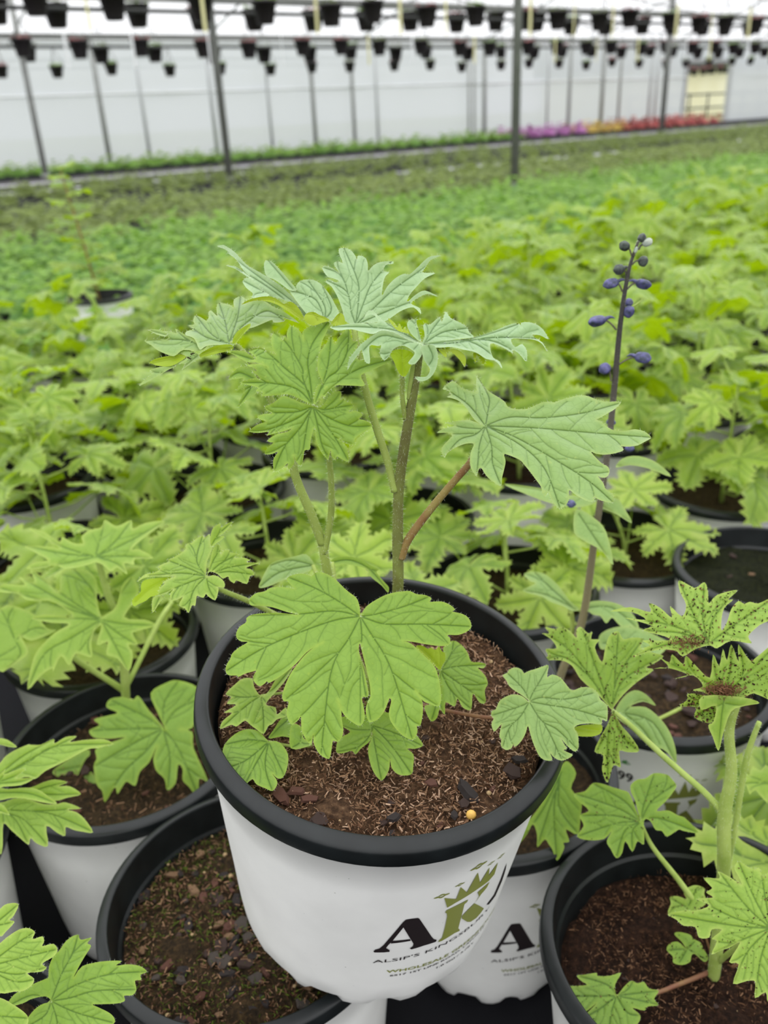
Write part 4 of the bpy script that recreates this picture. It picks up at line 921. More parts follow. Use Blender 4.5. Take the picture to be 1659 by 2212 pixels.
# ------------------------------------------------------------------ neighbours standing close, each with its own plant
E0 = np.array([.072, .512]); LA = np.array([.1685, .121]); LB = np.array([-.105, .185])
def lat(i, j): return E0 + i * LA + j * LB
def potM(xy, rot=None, tilt=0.0, z=0.0):
    return Matrix.Translation(Vector((xy[0], xy[1], z))) @ Matrix.Rotation(RND.uniform(0, 6.28) if rot is None else rot, 4, 'Z')
USED = {}
def near_pot(ij, xy, label, soil=None, rot=None):
    USED[ij] = 1
    r = thing('potted_delphinium', label, 'potted plant', potM(xy, rot)); b, s = pot_parts(r, soil); return r, b, s
DEB = []
def debris(leaf_o, patches, n, seed, size=.0009, pile=None, mats=None):
    """specks of potting soil lying on a leaf"""
    rng = np.random.default_rng(seed)
    for mt, frac in ((M_DEBRIS, .7), (M_DEBRIS2, .3)):
        V = []; F = []
        for _ in range(int(n * frac)):
            p = patches[rng.integers(len(patches))]; f = p.F[rng.integers(len(p.F))]; w_ = rng.dirichlet((1, 1, 1)); c = sum(p.V[f[k]] * w_[k] for k in range(3)) + p.n * .0003
            s = size * rng.uniform(.4, 1.5); i = len(V)
            d1, d2 = norm(rng.normal(size=3)) * s * rng.uniform(.4, .9), norm(rng.normal(size=3)) * s * .6
            V += [c - d1, c + d1, c + d2 + p.n * s * .6, c - d2 + p.n * s * .3]; F += [(0 + i, 1 + i, 2 + i), (0 + i, 3 + i, 1 + i), (0 + i, 2 + i, 3 + i), (1 + i, 3 + i, 2 + i)]
        obj('soil_specks', mesh('soil_specks', V, F, mt, False), leaf_o, kind='stuff')
    if pile:
        V = []; F = []
        for _ in range(pile[3]):
            c = at(pile[0] + rng.normal() * pile[4], pile[1] + rng.normal() * pile[4] * .45, pile[2] + rng.normal() * .002); i = len(V); s = .0016
            d1, d2, d3 = (norm(rng.normal(size=3)) * s * rng.uniform(.3, 1.2) for _ in range(3)); V += [c - d1, c + d1, c + d2 * .4, c + d3 * .4]; F += [(i, i + 1, i + 2), (i, i + 3, i + 1), (i, i + 2, i + 3), (i + 1, i + 3, i + 2)]
        obj('soil_pile', mesh('soil_pile', V, F, M_DEBRIS2, False), leaf_o, kind='stuff')

# front left pot: only soil, bark and moss in view
r, b, s = near_pot((-1, 0), (-.102, .402), 'white pot with bark chips and mossy soil at the front, under the raised pot', soil_mesh(M_SOILB, .156, 31, 50, .003), .3)
for _ in range(150):
    q = .086 * math.sqrt(RND.random()); a = RND.random() * 6.283
    add_chip(s, RND.choice(CHIPS[RND.choice((0, 1, 2, 0, 1, 2, 5, 3))]), q * math.cos(a), q * math.sin(a), .158, RND.uniform(.0025, .0078))
for _ in range(22):
    q = .086 * math.sqrt(RND.random()); a = RND.random() * 6.283
    add_chip(s, ME_PEB, q * math.cos(a), q * math.sin(a), .159, RND.uniform(.0008, .0018), 'pebble')
M_MOSS = simple('moss', rgb('3c4a1c'), .9, .1, rgb('5a6a24'), .3, 200)
fibres(s, .1565, .087, 8000, 77, .0045, [FIB[1], FIB[3], M_MOSS, FIB[0], M_MOSS])

# pot behind the raised one on the right, with the same print
r, b, s = near_pot((0, 0), (.072, .514), 'printed white pot half hidden behind the raised pot, bearing a tall violet-grey bud spike', None, 0)
PE = r; PEM = ROOTM[r.name]
th = math.atan2(-.55, .05) - math.radians(1)
_thA = np.mean([v[0] for v in PRINT[0][2]])
add_print(b, (math.radians(-84) - _thA), ('logo_letter_dark',))
AE = (1050, 1450, 2.724)
p = patch(AE, '440,560 480,530 530,600 500,690 560,760 555,860 540,960 470,930 490,1000 455,1010 460,1040 418,1115 390,1050 370,1020 345,990 302,1035 300,960 275,900 240,960 190,1015 185,950 250,880 330,770 380,640', (440, 600), .60, (-.1, -.6, .8), ['400,800 415,1105', '360,850 300,1030', '430,800 540,955', '330,820 190,1010'], k=2, fold=.15, res=6)
lf = leaf_from([p], PE, M_LEAF); stem_obj('petiole', [(1150, 1720, .64, 8), (1190, 1690, .62, 8), (1212, 1668, .602, 7)], lf, M_STEMG)

# front right pot: thick stem, leaves strewn with soil
r, b, s = near_pot((0, -1), (.184, .349), 'white pot at the front right, its thick-stemmed plant strewn with dark soil specks', soil_mesh(M_SOILD, .146, 41, 50, .0035), 1.1)
fibres(s, .1465, .083, 5000, 78, .004, [FIB[1], FIB[3], FIB[3]])
for _ in range(22):
    q = .08 * math.sqrt(RND.random()); a = RND.random() * 6.283
    add_chip(s, ME_PEB if RND.random() < .5 else RND.choice(CHIPS[0]), q * math.cos(a), q * math.sin(a), .149, RND.uniform(.001, .0022), 'pebble')
D = r
stem_obj('stem', [(1540, 2120, .535, 26), (1548, 2050, .525, 27), (1563, 1890, .5, 28), (1565, 1760, .482, 29), (1580, 1670, .47, 24), (1575, 1580, .458, 21), (1590, 1520, .450, 20)], D, M_STEML, .0012, 12)
stem_obj('stem', [(1572, 1870, .51, 12), (1592, 1760, .49, 13), (1612, 1640, .475, 13), (1640, 1560, .465, 11)], D, M_STEML, .001)
AD = (1150, 1230, 3.259)
v1 = patch(AD, '1250,535 1150,560 1060,612 1000,570 860,570 708,617 790,560 750,560 830,535 778,500 960,500 930,470 780,430 840,400 760,370 648,340 800,355 700,300 548,295 690,265 830,300 820,238 900,270 982,340 970,258 1052,330 1082,250 1040,160 1030,78 1110,115 1150,130 1212,90 1237,160 1242,240 1300,180 1443,145 1380,210 1412,215 1352,270 1332,350 1332,430 1370,370 1400,280 1450,223 1490,242 1532,228 1590,240 1680,212 1690,340 1600,392 1520,470 1542,522 1400,502 1300,555', (1240, 525), .445, (-.05, -.52, .85), ['1000,400 655,342', '1050,450 790,430', '1150,350 1035,85', '1200,350 1210,95', '1270,350 1435,148', '1380,420 1670,220', '950,530 715,612'], k=1.2, fold=.2, res=5.5)
lf = leaf_from([v1], D, M_LEAFL, hair=.0008, label='soil-specked top leaf spread like a fan'); debris(lf, [v1], 420, 1, pile=(1490, 1390, .4435, 220, 20))
v2 = patch(AD, '1245,885 1190,860 1120,850 1200,822 1130,745 1000,770 1090,750 1050,720 900,690 718,742 850,700 960,690 895,618 965,655 985,598 1062,668 1082,608 1155,682 1250,762 1272,598 1315,680 1342,560 1370,640 1400,528 1452,650 1450,528 1532,640 1600,600 1690,560 1700,900 1560,872 1482,905 1350,925', (1350, 890), .447, (-.05, -.78, .6), ['1200,780 905,625', '1290,740 1275,605', '1390,720 1400,535', '1480,740 1455,535', '1100,800 725,740'], k=-1.5, fold=.2, res=5.5)
v2b = patch(AD, '1200,890 1480,900 1600,940 1500,960 1400,1000 1345,1150 1311,1277 1270,1180 1238,1100 1275,1070 1290,960 1190,990', (1350, 905), .443, (0, -.85, .5), ['1330,1050 1310,1270'], k=1, fold=.2, res=5.5)
v2c = patch(AD, '1240,900 1100,872 1090,920 1028,965 1150,970 1140,1040 1230,1080 1280,1060 1300,960', (1290, 930), .452, (-.1, -.7, .6), ['1035,965', '1150,1040'], k=1, fold=.2, res=5.5)
lf = leaf_from([v2, v2b, v2c], D, M_LEAFL, hair=.0008, label='cup-shaped leaf holding a heap of soil crumbs'); debris(lf, [v2, v2c], 520, 2, pile=(1562, 1492, .4445, 700, 19))
v3 = patch(AD, '555,985 480,900 390,820 330,760 280,680 200,640 68,640 110,610 93,560 170,555 130,490 68,450 120,450 88,404 160,420 202,404 260,430 312,482 308,430 340,404 392,450 422,440 415,490 472,495 440,550 490,652 512,560 540,470 602,433 640,490 702,480 782,490 760,550 830,580 922,610 860,660 800,690 852,710 740,790 640,882 575,965', (560, 990), .492, (.0, -.62, .78), ['400,750 250,560 75,445', '420,780 230,620 75,640', '470,760 350,410', '580,780 605,440', '640,780 915,612', '600,760 775,495'], k=.8, fold=.18, res=5.5)
v3b = patch(AD, '565,1000 530,1090 480,1180 438,1282 500,1310 490,1410 530,1502 570,1380 622,1392 612,1280 670,1287 753,1277 690,1170 620,1090 580,1010', (562, 1005), .491, (-.05, -.78, .6), ['530,1200 530,1490', '640,1180 745,1275', '500,1180 445,1280'], k=1.5, fold=.15, res=5.5)
lf = leaf_from([v3, v3b], D, M_LEAFL, hair=.0008, label='soil-specked leaf reaching left on a long yellow petiole'); debris(lf, [v3, v3b], 380, 3)
stem_obj('petiole', [(1558, 1752, .482, 14), (1520, 1710, .483, 14), (1440, 1640, .486, 13), (1360, 1565, .489, 11), (1322, 1534, .492, 8)], lf, M_STEML, .001)
AV = (1200, 1640, 3.614)
v4 = patch(AV, '668,488 640,400 620,320 590,260 588,200 640,158 700,150 772,108 870,120 905,150 943,200 930,240 860,330 790,402 880,400 960,440 1012,460 1114,572 1000,560 960,550 872,604 830,560 780,550 740,482 690,482 692,662 640,640 600,722 545,640 520,732 475,772 430,700 400,640 440,560 380,622 260,632 168,602 220,520 188,440 260,400 170,320 148,270 230,250 290,188 360,190 450,220 520,240 575,265 620,370', (665, 490), .535, (-.1, -.62, .78), ['690,350 770,115', '750,330 930,200', '800,460 1105,570', '600,560 600,715', '540,560 475,765', '480,500 175,600', '450,440 195,440', '480,380 155,270', '540,330 300,195'], k=1.5, fold=.12, res=5.5)
lf = leaf_from([v4], D, M_LEAF, hair=.0007, label='leaf with a bent-back lobe over the left rim'); debris(lf, [v4], 60, 4)
stem_obj('petiole', [(1508, 1960, .545, 14), (1465, 1900, .541, 12), (1410, 1830, .538, 10), (1385, 1778, .5355, 7)], lf, M_STEML)
v5 = patch(AV, '1690,1300 1740,1000 1720,900 1655,888 1620,920 1590,848 1555,860 1500,838 1430,798 1396,850 1430,920 1452,980 1360,920 1268,876 1280,930 1160,925 1200,980 1222,1010 1176,1040 1230,1080 1098,1090 1200,1140 1100,1180 1000,1180 876,1210 940,1250 1000,1300 1090,1310 1120,1392 1200,1392 1220,1330 1300,1332 1220,1400 1260,1420 1218,1522 1300,1490 1360,1472 1442,1430 1355,1582 1430,1600 1386,1752 1500,1730 1560,1740 1556,1864 1640,1820 1662,1900 1770,1880 1900,1700 1950,1400 1850,1300', (1680, 1320), .452, (-.15, -.55, .82), ['1500,1160 1275,880', '1560,1100 1430,805', '1640,1100 1600,860', '1400,1240 1105,1092', '1400,1300 885,1210', '1480,1400 1225,1515', '1500,1500 1390,1745', '1600,1560 1560,1855', '1750,1600 1780,1870', '1800,1400 1940,1420'], k=1.5, fold=.13, res=5.5)
lf = leaf_from([v5], D, M_LEAFL, hair=.0008, label='bright leaf with soil crumbs at the right edge of the picture'); debris(lf, [v5], 200, 5, .0007)
stem_obj('petiole', [(1550, 2080, .53, 12), (1600, 2040, .49, 11), (1665, 2005, .453, 9)], lf, M_STEML)
v6 = patch(AV, '478,1840 465,1760 512,1668 430,1690 330,1692 320,1668 230,1682 166,1690 200,1730 245,1762 150,1770 90,1778 26,1852 80,1890 142,1940 137,1992 220,1982 320,1905 240,1985 168,2040 230,2070 300,2100 400,2130 560,2110 640,2067 662,2000 600,1942 692,1962 720,1930 804,1920 770,1870 806,1808 730,1790 690,1738 640,1750 590,1730 530,1782', (475, 1848), .506, (0, -.22, .97), ['400,1760 175,1692', '470,1760 505,1675', '300,1850 35,1852', '330,1960 175,2040', '430,2000 420,2120', '560,1980 655,2000', '640,1880 795,1915', '620,1830 800,1810', '560,1800 600,1740'], k=2, fold=.12, res=5.5)
lf = leaf_from([v6], D, M_LEAF, hair=.0007, label='low leaf lying on dark soil at the front'); debris(lf, [v6], 90, 6, .0007)
stem_obj('petiole', [(1545, 2095, .536, 11), (1470, 2125, .526, 10), (1400, 2150, .515, 8), (1331, 2151, .5068, 6)], lf, M_STEMD)
v7 = patch(AV, '1015,1475 985,1425 928,1368 960,1348 1050,1370 1075,1402 1130,1430 1155,1480 1193,1550 1160,1582 1090,1522 1062,1532 1050,1582 990,1606 920,1590 915,1540 868,1490 890,1440 955,1425', (1030, 1480), .538, (0, -.25, .96), ['935,1375', '880,1490', '960,1600', '1180,1570', '1100,1410'], k=1, fold=.1, res=5.5)
lf = leaf_from([v7], D, M_LEAF, label='small round three-lobed leaf low by the stem'); debris(lf, [v7], 60, 7, .0007)
v8 = patch(AV, '880,1210 900,1130 895,1075 960,1070 1020,1090 1000,1030 1060,990 1110,985 1165,1010 1160,1050 1180,1120 1120,1170 1100,1200 1000,1250', (1030, 1160), .54, (0, -.6, .8), ['900,1085', '1110,990'], k=1, fold=.15, res=5.5)
lf = leaf_from([v8], D, M_LEAFL); debris(lf, [v8], 60, 8, .0007)
for pts in ([(1545, 2090, .54, 5), (1520, 2010, .53, 4), (1515, 1990, .53, 3)], [(1545, 2110, .545, 9), (1590, 2085, .54, 8), (1640, 2050, .53, 7)]): stem_obj('leaf_stalk', pts, D, M_STEMD)

# left pot with the lime plant
r, b, s = near_pot((-1, 1), (-.226, .560), 'white pot at mid left, its lime plant topped by a starry leaf', None, 2.0)
Cp = r
fibres(s, .155, .084, 900, 79, .007, [FIB[1], FIB[3], FIB[0]])
for _ in range(24):
    q = .082 * math.sqrt(RND.random()); a = RND.random() * 6.283; add_chip(s, RND.choice(CHIPS[RND.choice((0, 1, 2))]), q * math.cos(a), q * math.sin(a), .156, RND.uniform(.003, .008))
stem_obj('stem', [(272, 1520, .735, 18), (268, 1430, .715, 19), (258, 1350, .70, 17), (235, 1290, .685, 15), (212, 1210, .665, 12)], Cp, M_STEML, .001)
AX = (0, 1100, 3.351)
x1 = patch(AX, '690,385 640,402 560,420 470,432 400,402 330,422 188,432 260,382 350,370 250,312 178,264 350,270 430,280 330,215 198,138 330,170 430,240 452,200 520,240 600,250 590,200 650,150 732,130 760,78 832,120 880,110 952,78 962,140 1050,100 1195,88 1050,200 952,290 1010,290 1113,355 980,360 970,402 900,392 922,472 850,422 802,452 742,402', (690, 345), .662, (0, -.42, .9), ['450,270 205,142', '450,320 190,265', '480,390 195,430', '720,230 760,85', '820,250 950,85', '900,250 1185,92', '900,340 1105,355', '840,390 920,465'], k=.8, fold=.2, res=6)
leaf_from([x1], Cp, M_LEAFL, label='starry top leaf of the lime plant')
x2 = patch(AX, '730,770 700,640 700,520 640,450 520,432 440,470 425,600 340,520 262,460 218,440 250,530 136,488 180,550 50,540 -5,562 0,600 130,612 200,660 350,662 440,702 525,780 340,762 226,792 380,822 500,832 400,892 280,1010 230,1120 200,1305 300,1200 380,1150 382,1182 442,1062 502,1132 552,1042 664,1072 660,962 690,872 735,845 700,982 780,960 770,1052 850,1080 932,1172 962,1050 930,980 996,980 960,900 1002,880 1126,840 1050,800 900,780 1002,620 960,488 880,560 842,702 765,762', (730, 800), .672, (-.05, -.62, .78), ['500,650 225,450', '480,680 145,492', '430,700 5,570', '540,790 235,792', '520,930 320,1050 205,1295', '640,960 655,1065', '820,960 925,1165', '860,900 990,980', '900,830 1115,840', '820,680 955,495', '680,600 540,440'], k=1.2, fold=.18, res=6)
leaf_from([x2], Cp, M_LEAFL, label='large lime leaf below the starry top leaf')
x3 = patch(AX, '1195,1595 1140,1470 1090,1332 1200,1258 1290,1238 1430,1290 1452,1400 1392,1582 1300,1592 1392,1612 1402,1730 1504,1962 1440,1952 1442,2104 1370,2012 1322,1962 1322,1882 1290,1852 1272,1982 1210,2034 1190,1952 1130,1892 1110,1802 1135,1715 1080,1832 1012,1902 980,2002 920,1972 890,2002 850,2062 830,2012 760,2122 740,2042 700,1992 678,1862 700,1802 690,1742 760,1702 905,1652 780,1662 680,1652 646,1602 720,1562 680,1522 790,1492 850,1472 770,1432 800,1372 900,1360 960,1382 1000,1350 1062,1432 1115,1505', (1180, 1590), .690, (.05, -.72, .7), ['1190,1400 1290,1245', '1280,1450 1445,1380', '1300,1750 1440,2095', '1230,1800 1215,2025', '1060,1750 900,1900 765,2115', '960,1700 690,1860', '950,1590 655,1602', '1050,1500 800,1380'], k=1.5, fold=.12, res=6)
lf = leaf_from([x3], Cp, M_LEAF, label='broad dull green leaf lying over the front of the soil')
stem_obj('petiole', [(275, 1510, .735, 9), (310, 1530, .725, 9), (352, 1574, .692, 7)], lf, M_STEML)
stem_obj('leaf_stalk', [(265, 1490, .73, 14), (235, 1470, .72, 13), (165, 1425, .70, 12), (110, 1380, .69, 9)], Cp, M_STEML)
stem_obj('leaf_stalk', [(275, 1480, .73, 11), (300, 1430, .735, 11), (345, 1340, .75, 11), (372, 1300, .76, 9)], Cp, M_STEML)
x5 = patch(AX, '-120,900 0,720 100,700 250,762 342,862 405,880 230,952 150,922 205,1032 130,1102 40,1167 0,1172 -140,1100', (110, 950), .69, (-.1, -.55, .8), ['250,860 395,880', '150,1050 45,1160', '60,800 100,705'], k=1, fold=.15, res=6)
leaf_from([x5], Cp, M_LEAFL)
x6 = patch(AX, '560,1960 580,1890 620,1810 650,1780 640,1740 560,1770 450,1840 380,1900 430,1940 560,1930 575,2020 600,2060 690,2050 700,1990 660,1900', (640, 1850), .72, (0, -.6, .8), ['450,1890', '620,2050'], k=1, fold=.1, res=6)
leaf_from([x6], Cp, M_LEAF)

# plants cut by the left edge
AW = (0, 1560, 3.394)
r, b, s = near_pot((-2, 1), (-.392, .452), 'white pot cut by the left edge, serrated bright leaves fanning inwards', None, 1.0)
Np = r
w1 = patch(AW, '-120,420 0,300 40,250 120,200 205,165 218,165 300,165 392,123 402,155 480,110 562,104 512,145 620,130 760,125 834,160 772,175 714,190 640,200 517,265 430,310 330,360 255,417 180,402 0,482 -100,500', (-60, 440), .545, (-.1, -.6, .8), ['200,300 400,180 825,160', '150,260 390,130', '300,230 555,108'], k=.5, fold=.2, res=5)
w2 = patch(AW, '-120,470 0,480 60,490 180,480 270,490 350,540 418,597 320,590 180,560 80,557 0,572 -100,560', (-60, 520), .535, (-.1, -.6, .8), ['200,520 410,595'], k=.5, fold=.2, res=5)
w3 = patch(AW, '-120,560 0,590 100,560 190,560 320,600 420,600 480,588 593,632 500,642 560,660 620,710 682,807 600,802 540,790 482,770 478,833 420,812 340,762 352,908 270,890 225,850 210,898 150,852 80,790 25,745 20,900 5,970 -30,900 -100,800', (-60, 640), .54, (-.1, -.66, .75), ['200,650 400,680 675,800', '150,700 260,800 348,900', '300,650 585,632', '100,700 205,890'], k=.5, fold=.15, res=5)
w4 = patch(AW, '180,500 250,470 320,440 400,420 494,440 430,470 512,470 593,527 500,552 400,577 300,540', (200, 520), .548, (-.1, -.6, .8), ['350,470 490,440', '380,530 590,527'], k=.5, fold=.15, res=5)
w5 = patch(AW, '-80,400 0,380 42,343 32,382 120,350 192,343 120,410 250,408 160,460 30,472 -40,480', (-50, 450), .53, (-.1, -.7, .7), ['100,400 188,346', '120,440 245,410'], k=.5, fold=.15, res=5)
w6 = patch(AW, '-80,560 -30,590 0,597 40,625 70,680 20,668 -60,660', (-60, 620), .525, (0, -.7, .7), ['65,675'], k=.5, fold=.1, res=5)
w7 = patch(AW, '-60,130 0,118 60,132 124,182 60,180 0,165 -60,170', (-50, 150), .55, (0, -.6, .8), ['120,180'], k=.5, fold=.1, res=5)
leaf_from([w1, w4, w7], Np, M_LEAFL, hair=.0008); leaf_from([w2, w3, w5, w6], Np, M_LEAFL, hair=.0008)
stem_obj('stem', [(-230, 1830, .62, 20), (-150, 1770, .57, 18), (-20, 1720, .54, 14)], Np, M_STEML)
r, b, s = near_pot((-2, 0), (-.272, .272), 'white pot at the bottom left corner under smooth green leaves', None, .5)
Op = r
w1 = patch(AW, '375,2040 330,2010 230,2030 170,2060 55,2085 100,2000 220,1930 340,1880 355,1870 360,1790 400,1700 430,1680 480,1610 530,1570 575,1558 580,1580 600,1595 672,1580 640,1620 668,1642 620,1720 580,1790 540,1872 600,1792 700,1762 800,1750 892,1752 850,1785 940,1775 1030,1790 1077,1830 1030,1852 1035,1890 990,1896 1000,1960 970,2002 910,2006 915,2042 860,2062 760,2067 680,2070 720,2090 800,2130 837,2170 830,2215 700,2290 500,2340 300,2320 180,2235 230,2132 300,2072 365,2052', (375, 2045), .43, (.0, -.5, .86), ['450,1850 530,1700 572,1565', '550,1930 800,1850 1070,1828', '520,2020 700,1970 990,1960', '560,2130 820,2200', '420,2200 400,2330', '240,2000 60,2082', '330,2150 190,2235'], k=2, fold=.12, res=5)
lf = leaf_from([w1], Op, M_LEAF, hair=.0008, label='five-lobed leaf flat over the black ground cloth')
stem_obj('petiole', [(-40, 2300, .47, 10), (40, 2240, .455, 9), (110, 2163, .4315, 7)], lf, M_STEML)
w2 = patch(AW, '-160,1750 0,1620 60,1570 140,1520 210,1510 256,1540 240,1590 310,1570 323,1610 310,1642 390,1625 422,1670 390,1720 310,1770 342,1800 300,1830 200,1840 250,1880 232,1930 170,1970 100,1976 0,1986 -110,1900', (-110, 1800), .41, (0, -.45, .88), ['100,1640 250,1540', '150,1730 420,1665', '120,1850 330,1800', '100,1900 240,1890'], k=1, fold=.15, res=5)
w2b = patch(AW, '-80,1500 0,1370 60,1330 136,1335 100,1420 70,1450 106,1465 40,1540 0,1570', (-60, 1500), .42, (0, -.5, .85), ['130,1340', '100,1465'], k=1, fold=.1, res=5)
leaf_from([w2, w2b], Op, M_LEAFL, hair=.0008)
w2c = patch(AW, '-150,2000 0,2020 80,2060 170,2120 207,2170 180,2235 0,2290 -150,2300', (-60, 2150), .40, (0, -.45, .88), ['200,2170'], k=1, fold=.1, res=5)
leaf_from([w2c], Op, M_LEAFL)
stem_obj('stem', [(-80, 2380, .48, 18), (-70, 2250, .45, 16), (-60, 2120, .42, 13)], Op, M_STEML)

# pot with only mossy soil at the right edge
r, b, s = near_pot((2, 0), (.418, .800), 'plant-free white pot of dark mossy soil at the right edge', soil_mesh(soil_mat('soil_moss_dark', ('0e1008', '1a1e0e', '282c14', '3c3620')), .16, 44, 40, .003), .4)
r['category'] = 'plant pot'
for _ in range(24):
    q = .082 * math.sqrt(RND.random()); a = RND.random() * 6.283; add_chip(s, RND.choice(CHIPS[RND.choice((0, 1, 3))]), q * math.cos(a), q * math.sin(a), .162, RND.uniform(.003, .007))
# pot behind the specked plant, with a price print
r, b, s = near_pot((1, 0), (.242, .624), 'white pot with a printed price label behind the soil-specked plant', None, 0)
for _ in range(60):
    q = .082 * math.sqrt(RND.random()); a = RND.random() * 6.283; add_chip(s, RND.choice(CHIPS[RND.choice((0, 1, 2, 0))]), q * math.cos(a), q * math.sin(a), .156, RND.uniform(.003, .009))
add_print(b, math.radians(-112) - _thA, ('logo_letter_dark',))
cu = bpy.data.curves.new('price', 'FONT'); cu.body = '12.99'; cu.size = 1; cu.offset = .02; cu.resolution_u = 2
to = bpy.data.objects.new('price', cu); COL.objects.link(to); bpy.context.view_layer.update()
me = bpy.data.meshes.new_from_object(to.evaluated_get(bpy.context.evaluated_depsgraph_get())); V = [v.co[:] for v in me.vertices]; F = [tuple(q.vertices) for q in me.polygons]; bpy.data.objects.remove(to); bpy.data.meshes.remove(me)
obj('price_lettering', mesh('price_lettering', [wrap(math.radians(-136) + x * .013 / .09, .128 + y * .014) for x, y, z in V], F, M_INK, False), b)
V = []; F = []
for k in range(5):
    a = -1.2 + .6 * k; c = np.array([math.radians(-122), .147]); d = np.array([math.sin(a) * .05, math.cos(a) * .005]); n_ = len(V); e = np.array([.012, .001])
    for q in (c, c + d * .6 + e, c + d, c + d * .6 - e): V.append(wrap(*q))
    F.append((n_, n_ + 1, n_ + 2, n_ + 3))
obj('price_leaf_mark', mesh('price_leaf_mark', V, F, simple('print_green', rgb('4f8a4a'), .5, .3), False), b)
AF = (1150, 1230, 3.259)
f1 = patch(AF, '580,1010 640,900 720,850 800,880 870,960 780,930 690,965 800,970 900,1050 970,1150 1010,1270 1012,1370 960,1300 900,1260 890,1310 830,1220 760,1190 740,1130 700,1110 640,1080', (640, 1010), .56, (-.1, -.6, .8), ['850,1080 1005,1355', '750,920 860,955', '780,1130 885,1300'], k=1, fold=.12, res=6)
f2 = patch(AF, '350,270 400,230 480,220 560,230 640,260 720,330 750,420 690,400 640,410 600,380 560,340 520,380 480,330 430,320 400,300', (380, 270), .62, (0, -.5, .85), ['560,270 740,415'], k=1, fold=.12, res=6)
f3 = patch(AF, '330,285 260,215 180,110 100,40 20,15 -60,30 -20,80 20,100 -70,150 60,190 130,230 220,260 270,290', (300, 280), .63, (0, -.5, .85), ['150,150 20,25', '100,180 -60,150'], k=1, fold=.12, res=6)
f4 = patch(AF, '470,470 540,420 640,400 740,410 820,440 900,480 960,520 900,600 800,620 700,600 560,560 480,560', (500, 520), .64, (0, -.5, .85), ['700,500 940,530'], k=1, fold=.12, res=6)
LF1 = leaf_from([f1], r, M_LEAFP); leaf_from([f4], r, M_LEAFP); leaf_from([f2], PE, M_LEAFP); leaf_from([f3], PE, M_LEAFP)
stem_obj('petiole', [(1345, 1545, .56, 8), (1400, 1560, .6, 8), (1470, 1530, .66, 8)], LF1, M_STEMG)
stem_obj('leaf_stalk', [(1234, 1320, .63, 10), (1236, 1360, .635, 10), (1218, 1430, .645, 9)], PE, M_STEMG)

# the flowering spike grows from the printed pot behind the raised one
Sp = PE
stem_obj('stem', [(1198, 1500, .660, 17), (1218, 1440, .645, 17), (1258, 1340, .625, 17), (1285, 1160, .59, 15), (1312, 980, .56, 14), (1326, 850, .545, 13), (1340, 700, .527, 11), (1357, 590, .515, 8), (1374, 535, .51, 6), (1380, 520, .508, 4)], Sp, M_SPIKE, .0008, 10)
AS = (1220, 480, 5.53)
def bud(x, y, L_, w, ang, dep, mat, foot, spur=True):
    """one flower bud: swollen sepals, backward spur, pedicel to the stem"""
    dep = .508 + (dep - .77) * .94
    c = np.array(px(AS, [(x, y)])[0]); f = np.array(px(AS, [foot])[0]); a = math.radians(ang); d = np.array([math.cos(a), -math.sin(a)])
    mb = MB(); l = L_ / 5.53; ww = w / 5.53
    pts = [(*(c - d * l * .5), dep, ww * .3), (*(c - d * l * .3), dep, ww * .85), (*(c + d * l * .05), dep, ww), (*(c + d * l * .3), dep, ww * .85), (*(c + d * l * .5), dep, ww * .25)]
    P, R = pxtube(pts, 4); V_, F_ = tube(P, R, 15); C_ = np.repeat(P, 15, 0); V_ = C_ + (V_ - C_) * (1 + .15 * np.cos(3 * 2 * math.pi * (np.arange(len(V_)) % 15) / 15 + x))[:, None]; mb.add(V_, F_)
    o = obj('flower_bud', mb.mesh('flower_bud', mat), Sp, True)
    mb = MB(); s0 = c - d * l * .35; P, R = pxtube([(*s0, dep, ww * .45), (*(s0 - d * l * .35 + np.array([0, -ww * .12])), dep, ww * .3), (*(s0 - d * l * .62 + np.array([0, ww * .1])), dep, ww * .06)], 4)
    if spur: mb.tube(P, R, 8); obj('spur', mb.mesh('spur', mat), o)
    mid = (c - d * l * .4 + f) / 2 + np.array([0, -3])
    stem_obj('pedicel', [(*f, dep + .001, 4.2), (*mid, dep, 3.6), (*(c - d * l * .4), dep, 4.0)], o, M_STEMP, 0, 6)
for args in ((920, 185, 110, 95, 60, .77, M_BUDD, (860, 300), False), (985, 240, 130, 90, 25, .771, M_BUDG, (880, 330), False), (715, 280, 130, 110, 150, .772, M_BUDD, (800, 400), False), (935, 465, 115, 118, -10, .775, M_BUDD, (800, 510), False), (645, 565, 130, 118, 190, .778, M_BUDD, (740, 640), True), (550, 735, 190, 115, 195, .781, M_PURP, (690, 830), True), (940, 735, 190, 115, -12, .782, M_PURP, (745, 800), True), (765, 960, 100, 90, 60, .789, M_PURP, (700, 1030), False), (765, 1065, 130, 140, -20, .787, M_PURP, (700, 1080), False), (390, 1180, 220, 125, 192, .79, M_PURP, (615, 1285), True), (930, 1620, 200, 130, -8, .802, M_PURP, (645, 1700), True), (475, 1750, 140, 130, 210, .804, M_PURP, (555, 1900), False), (850, 330, 90, 40, 70, .771, M_BUDG, (830, 400), False)):
    bud(*args)
bract = stem_obj('bract', [(1365, 663, .523, 2), (1378, 655, .523, 4), (1391, 643, .523, 1)], Sp, M_STEML, 0, 5)
for x, y in ((1318, 912), (1358, 968), (1232, 1088)):
    mb = MB(); P, R = pxtube([(x - 8, y, .57, 5), (x - 2, y, .57, 17), (x + 6, y + 1, .57, 16), (x + 12, y + 2, .57, 4)], 4); mb.tube(P, R, 9); obj('flower_bud', mb.mesh('flower_bud', M_PURP), Sp, True)
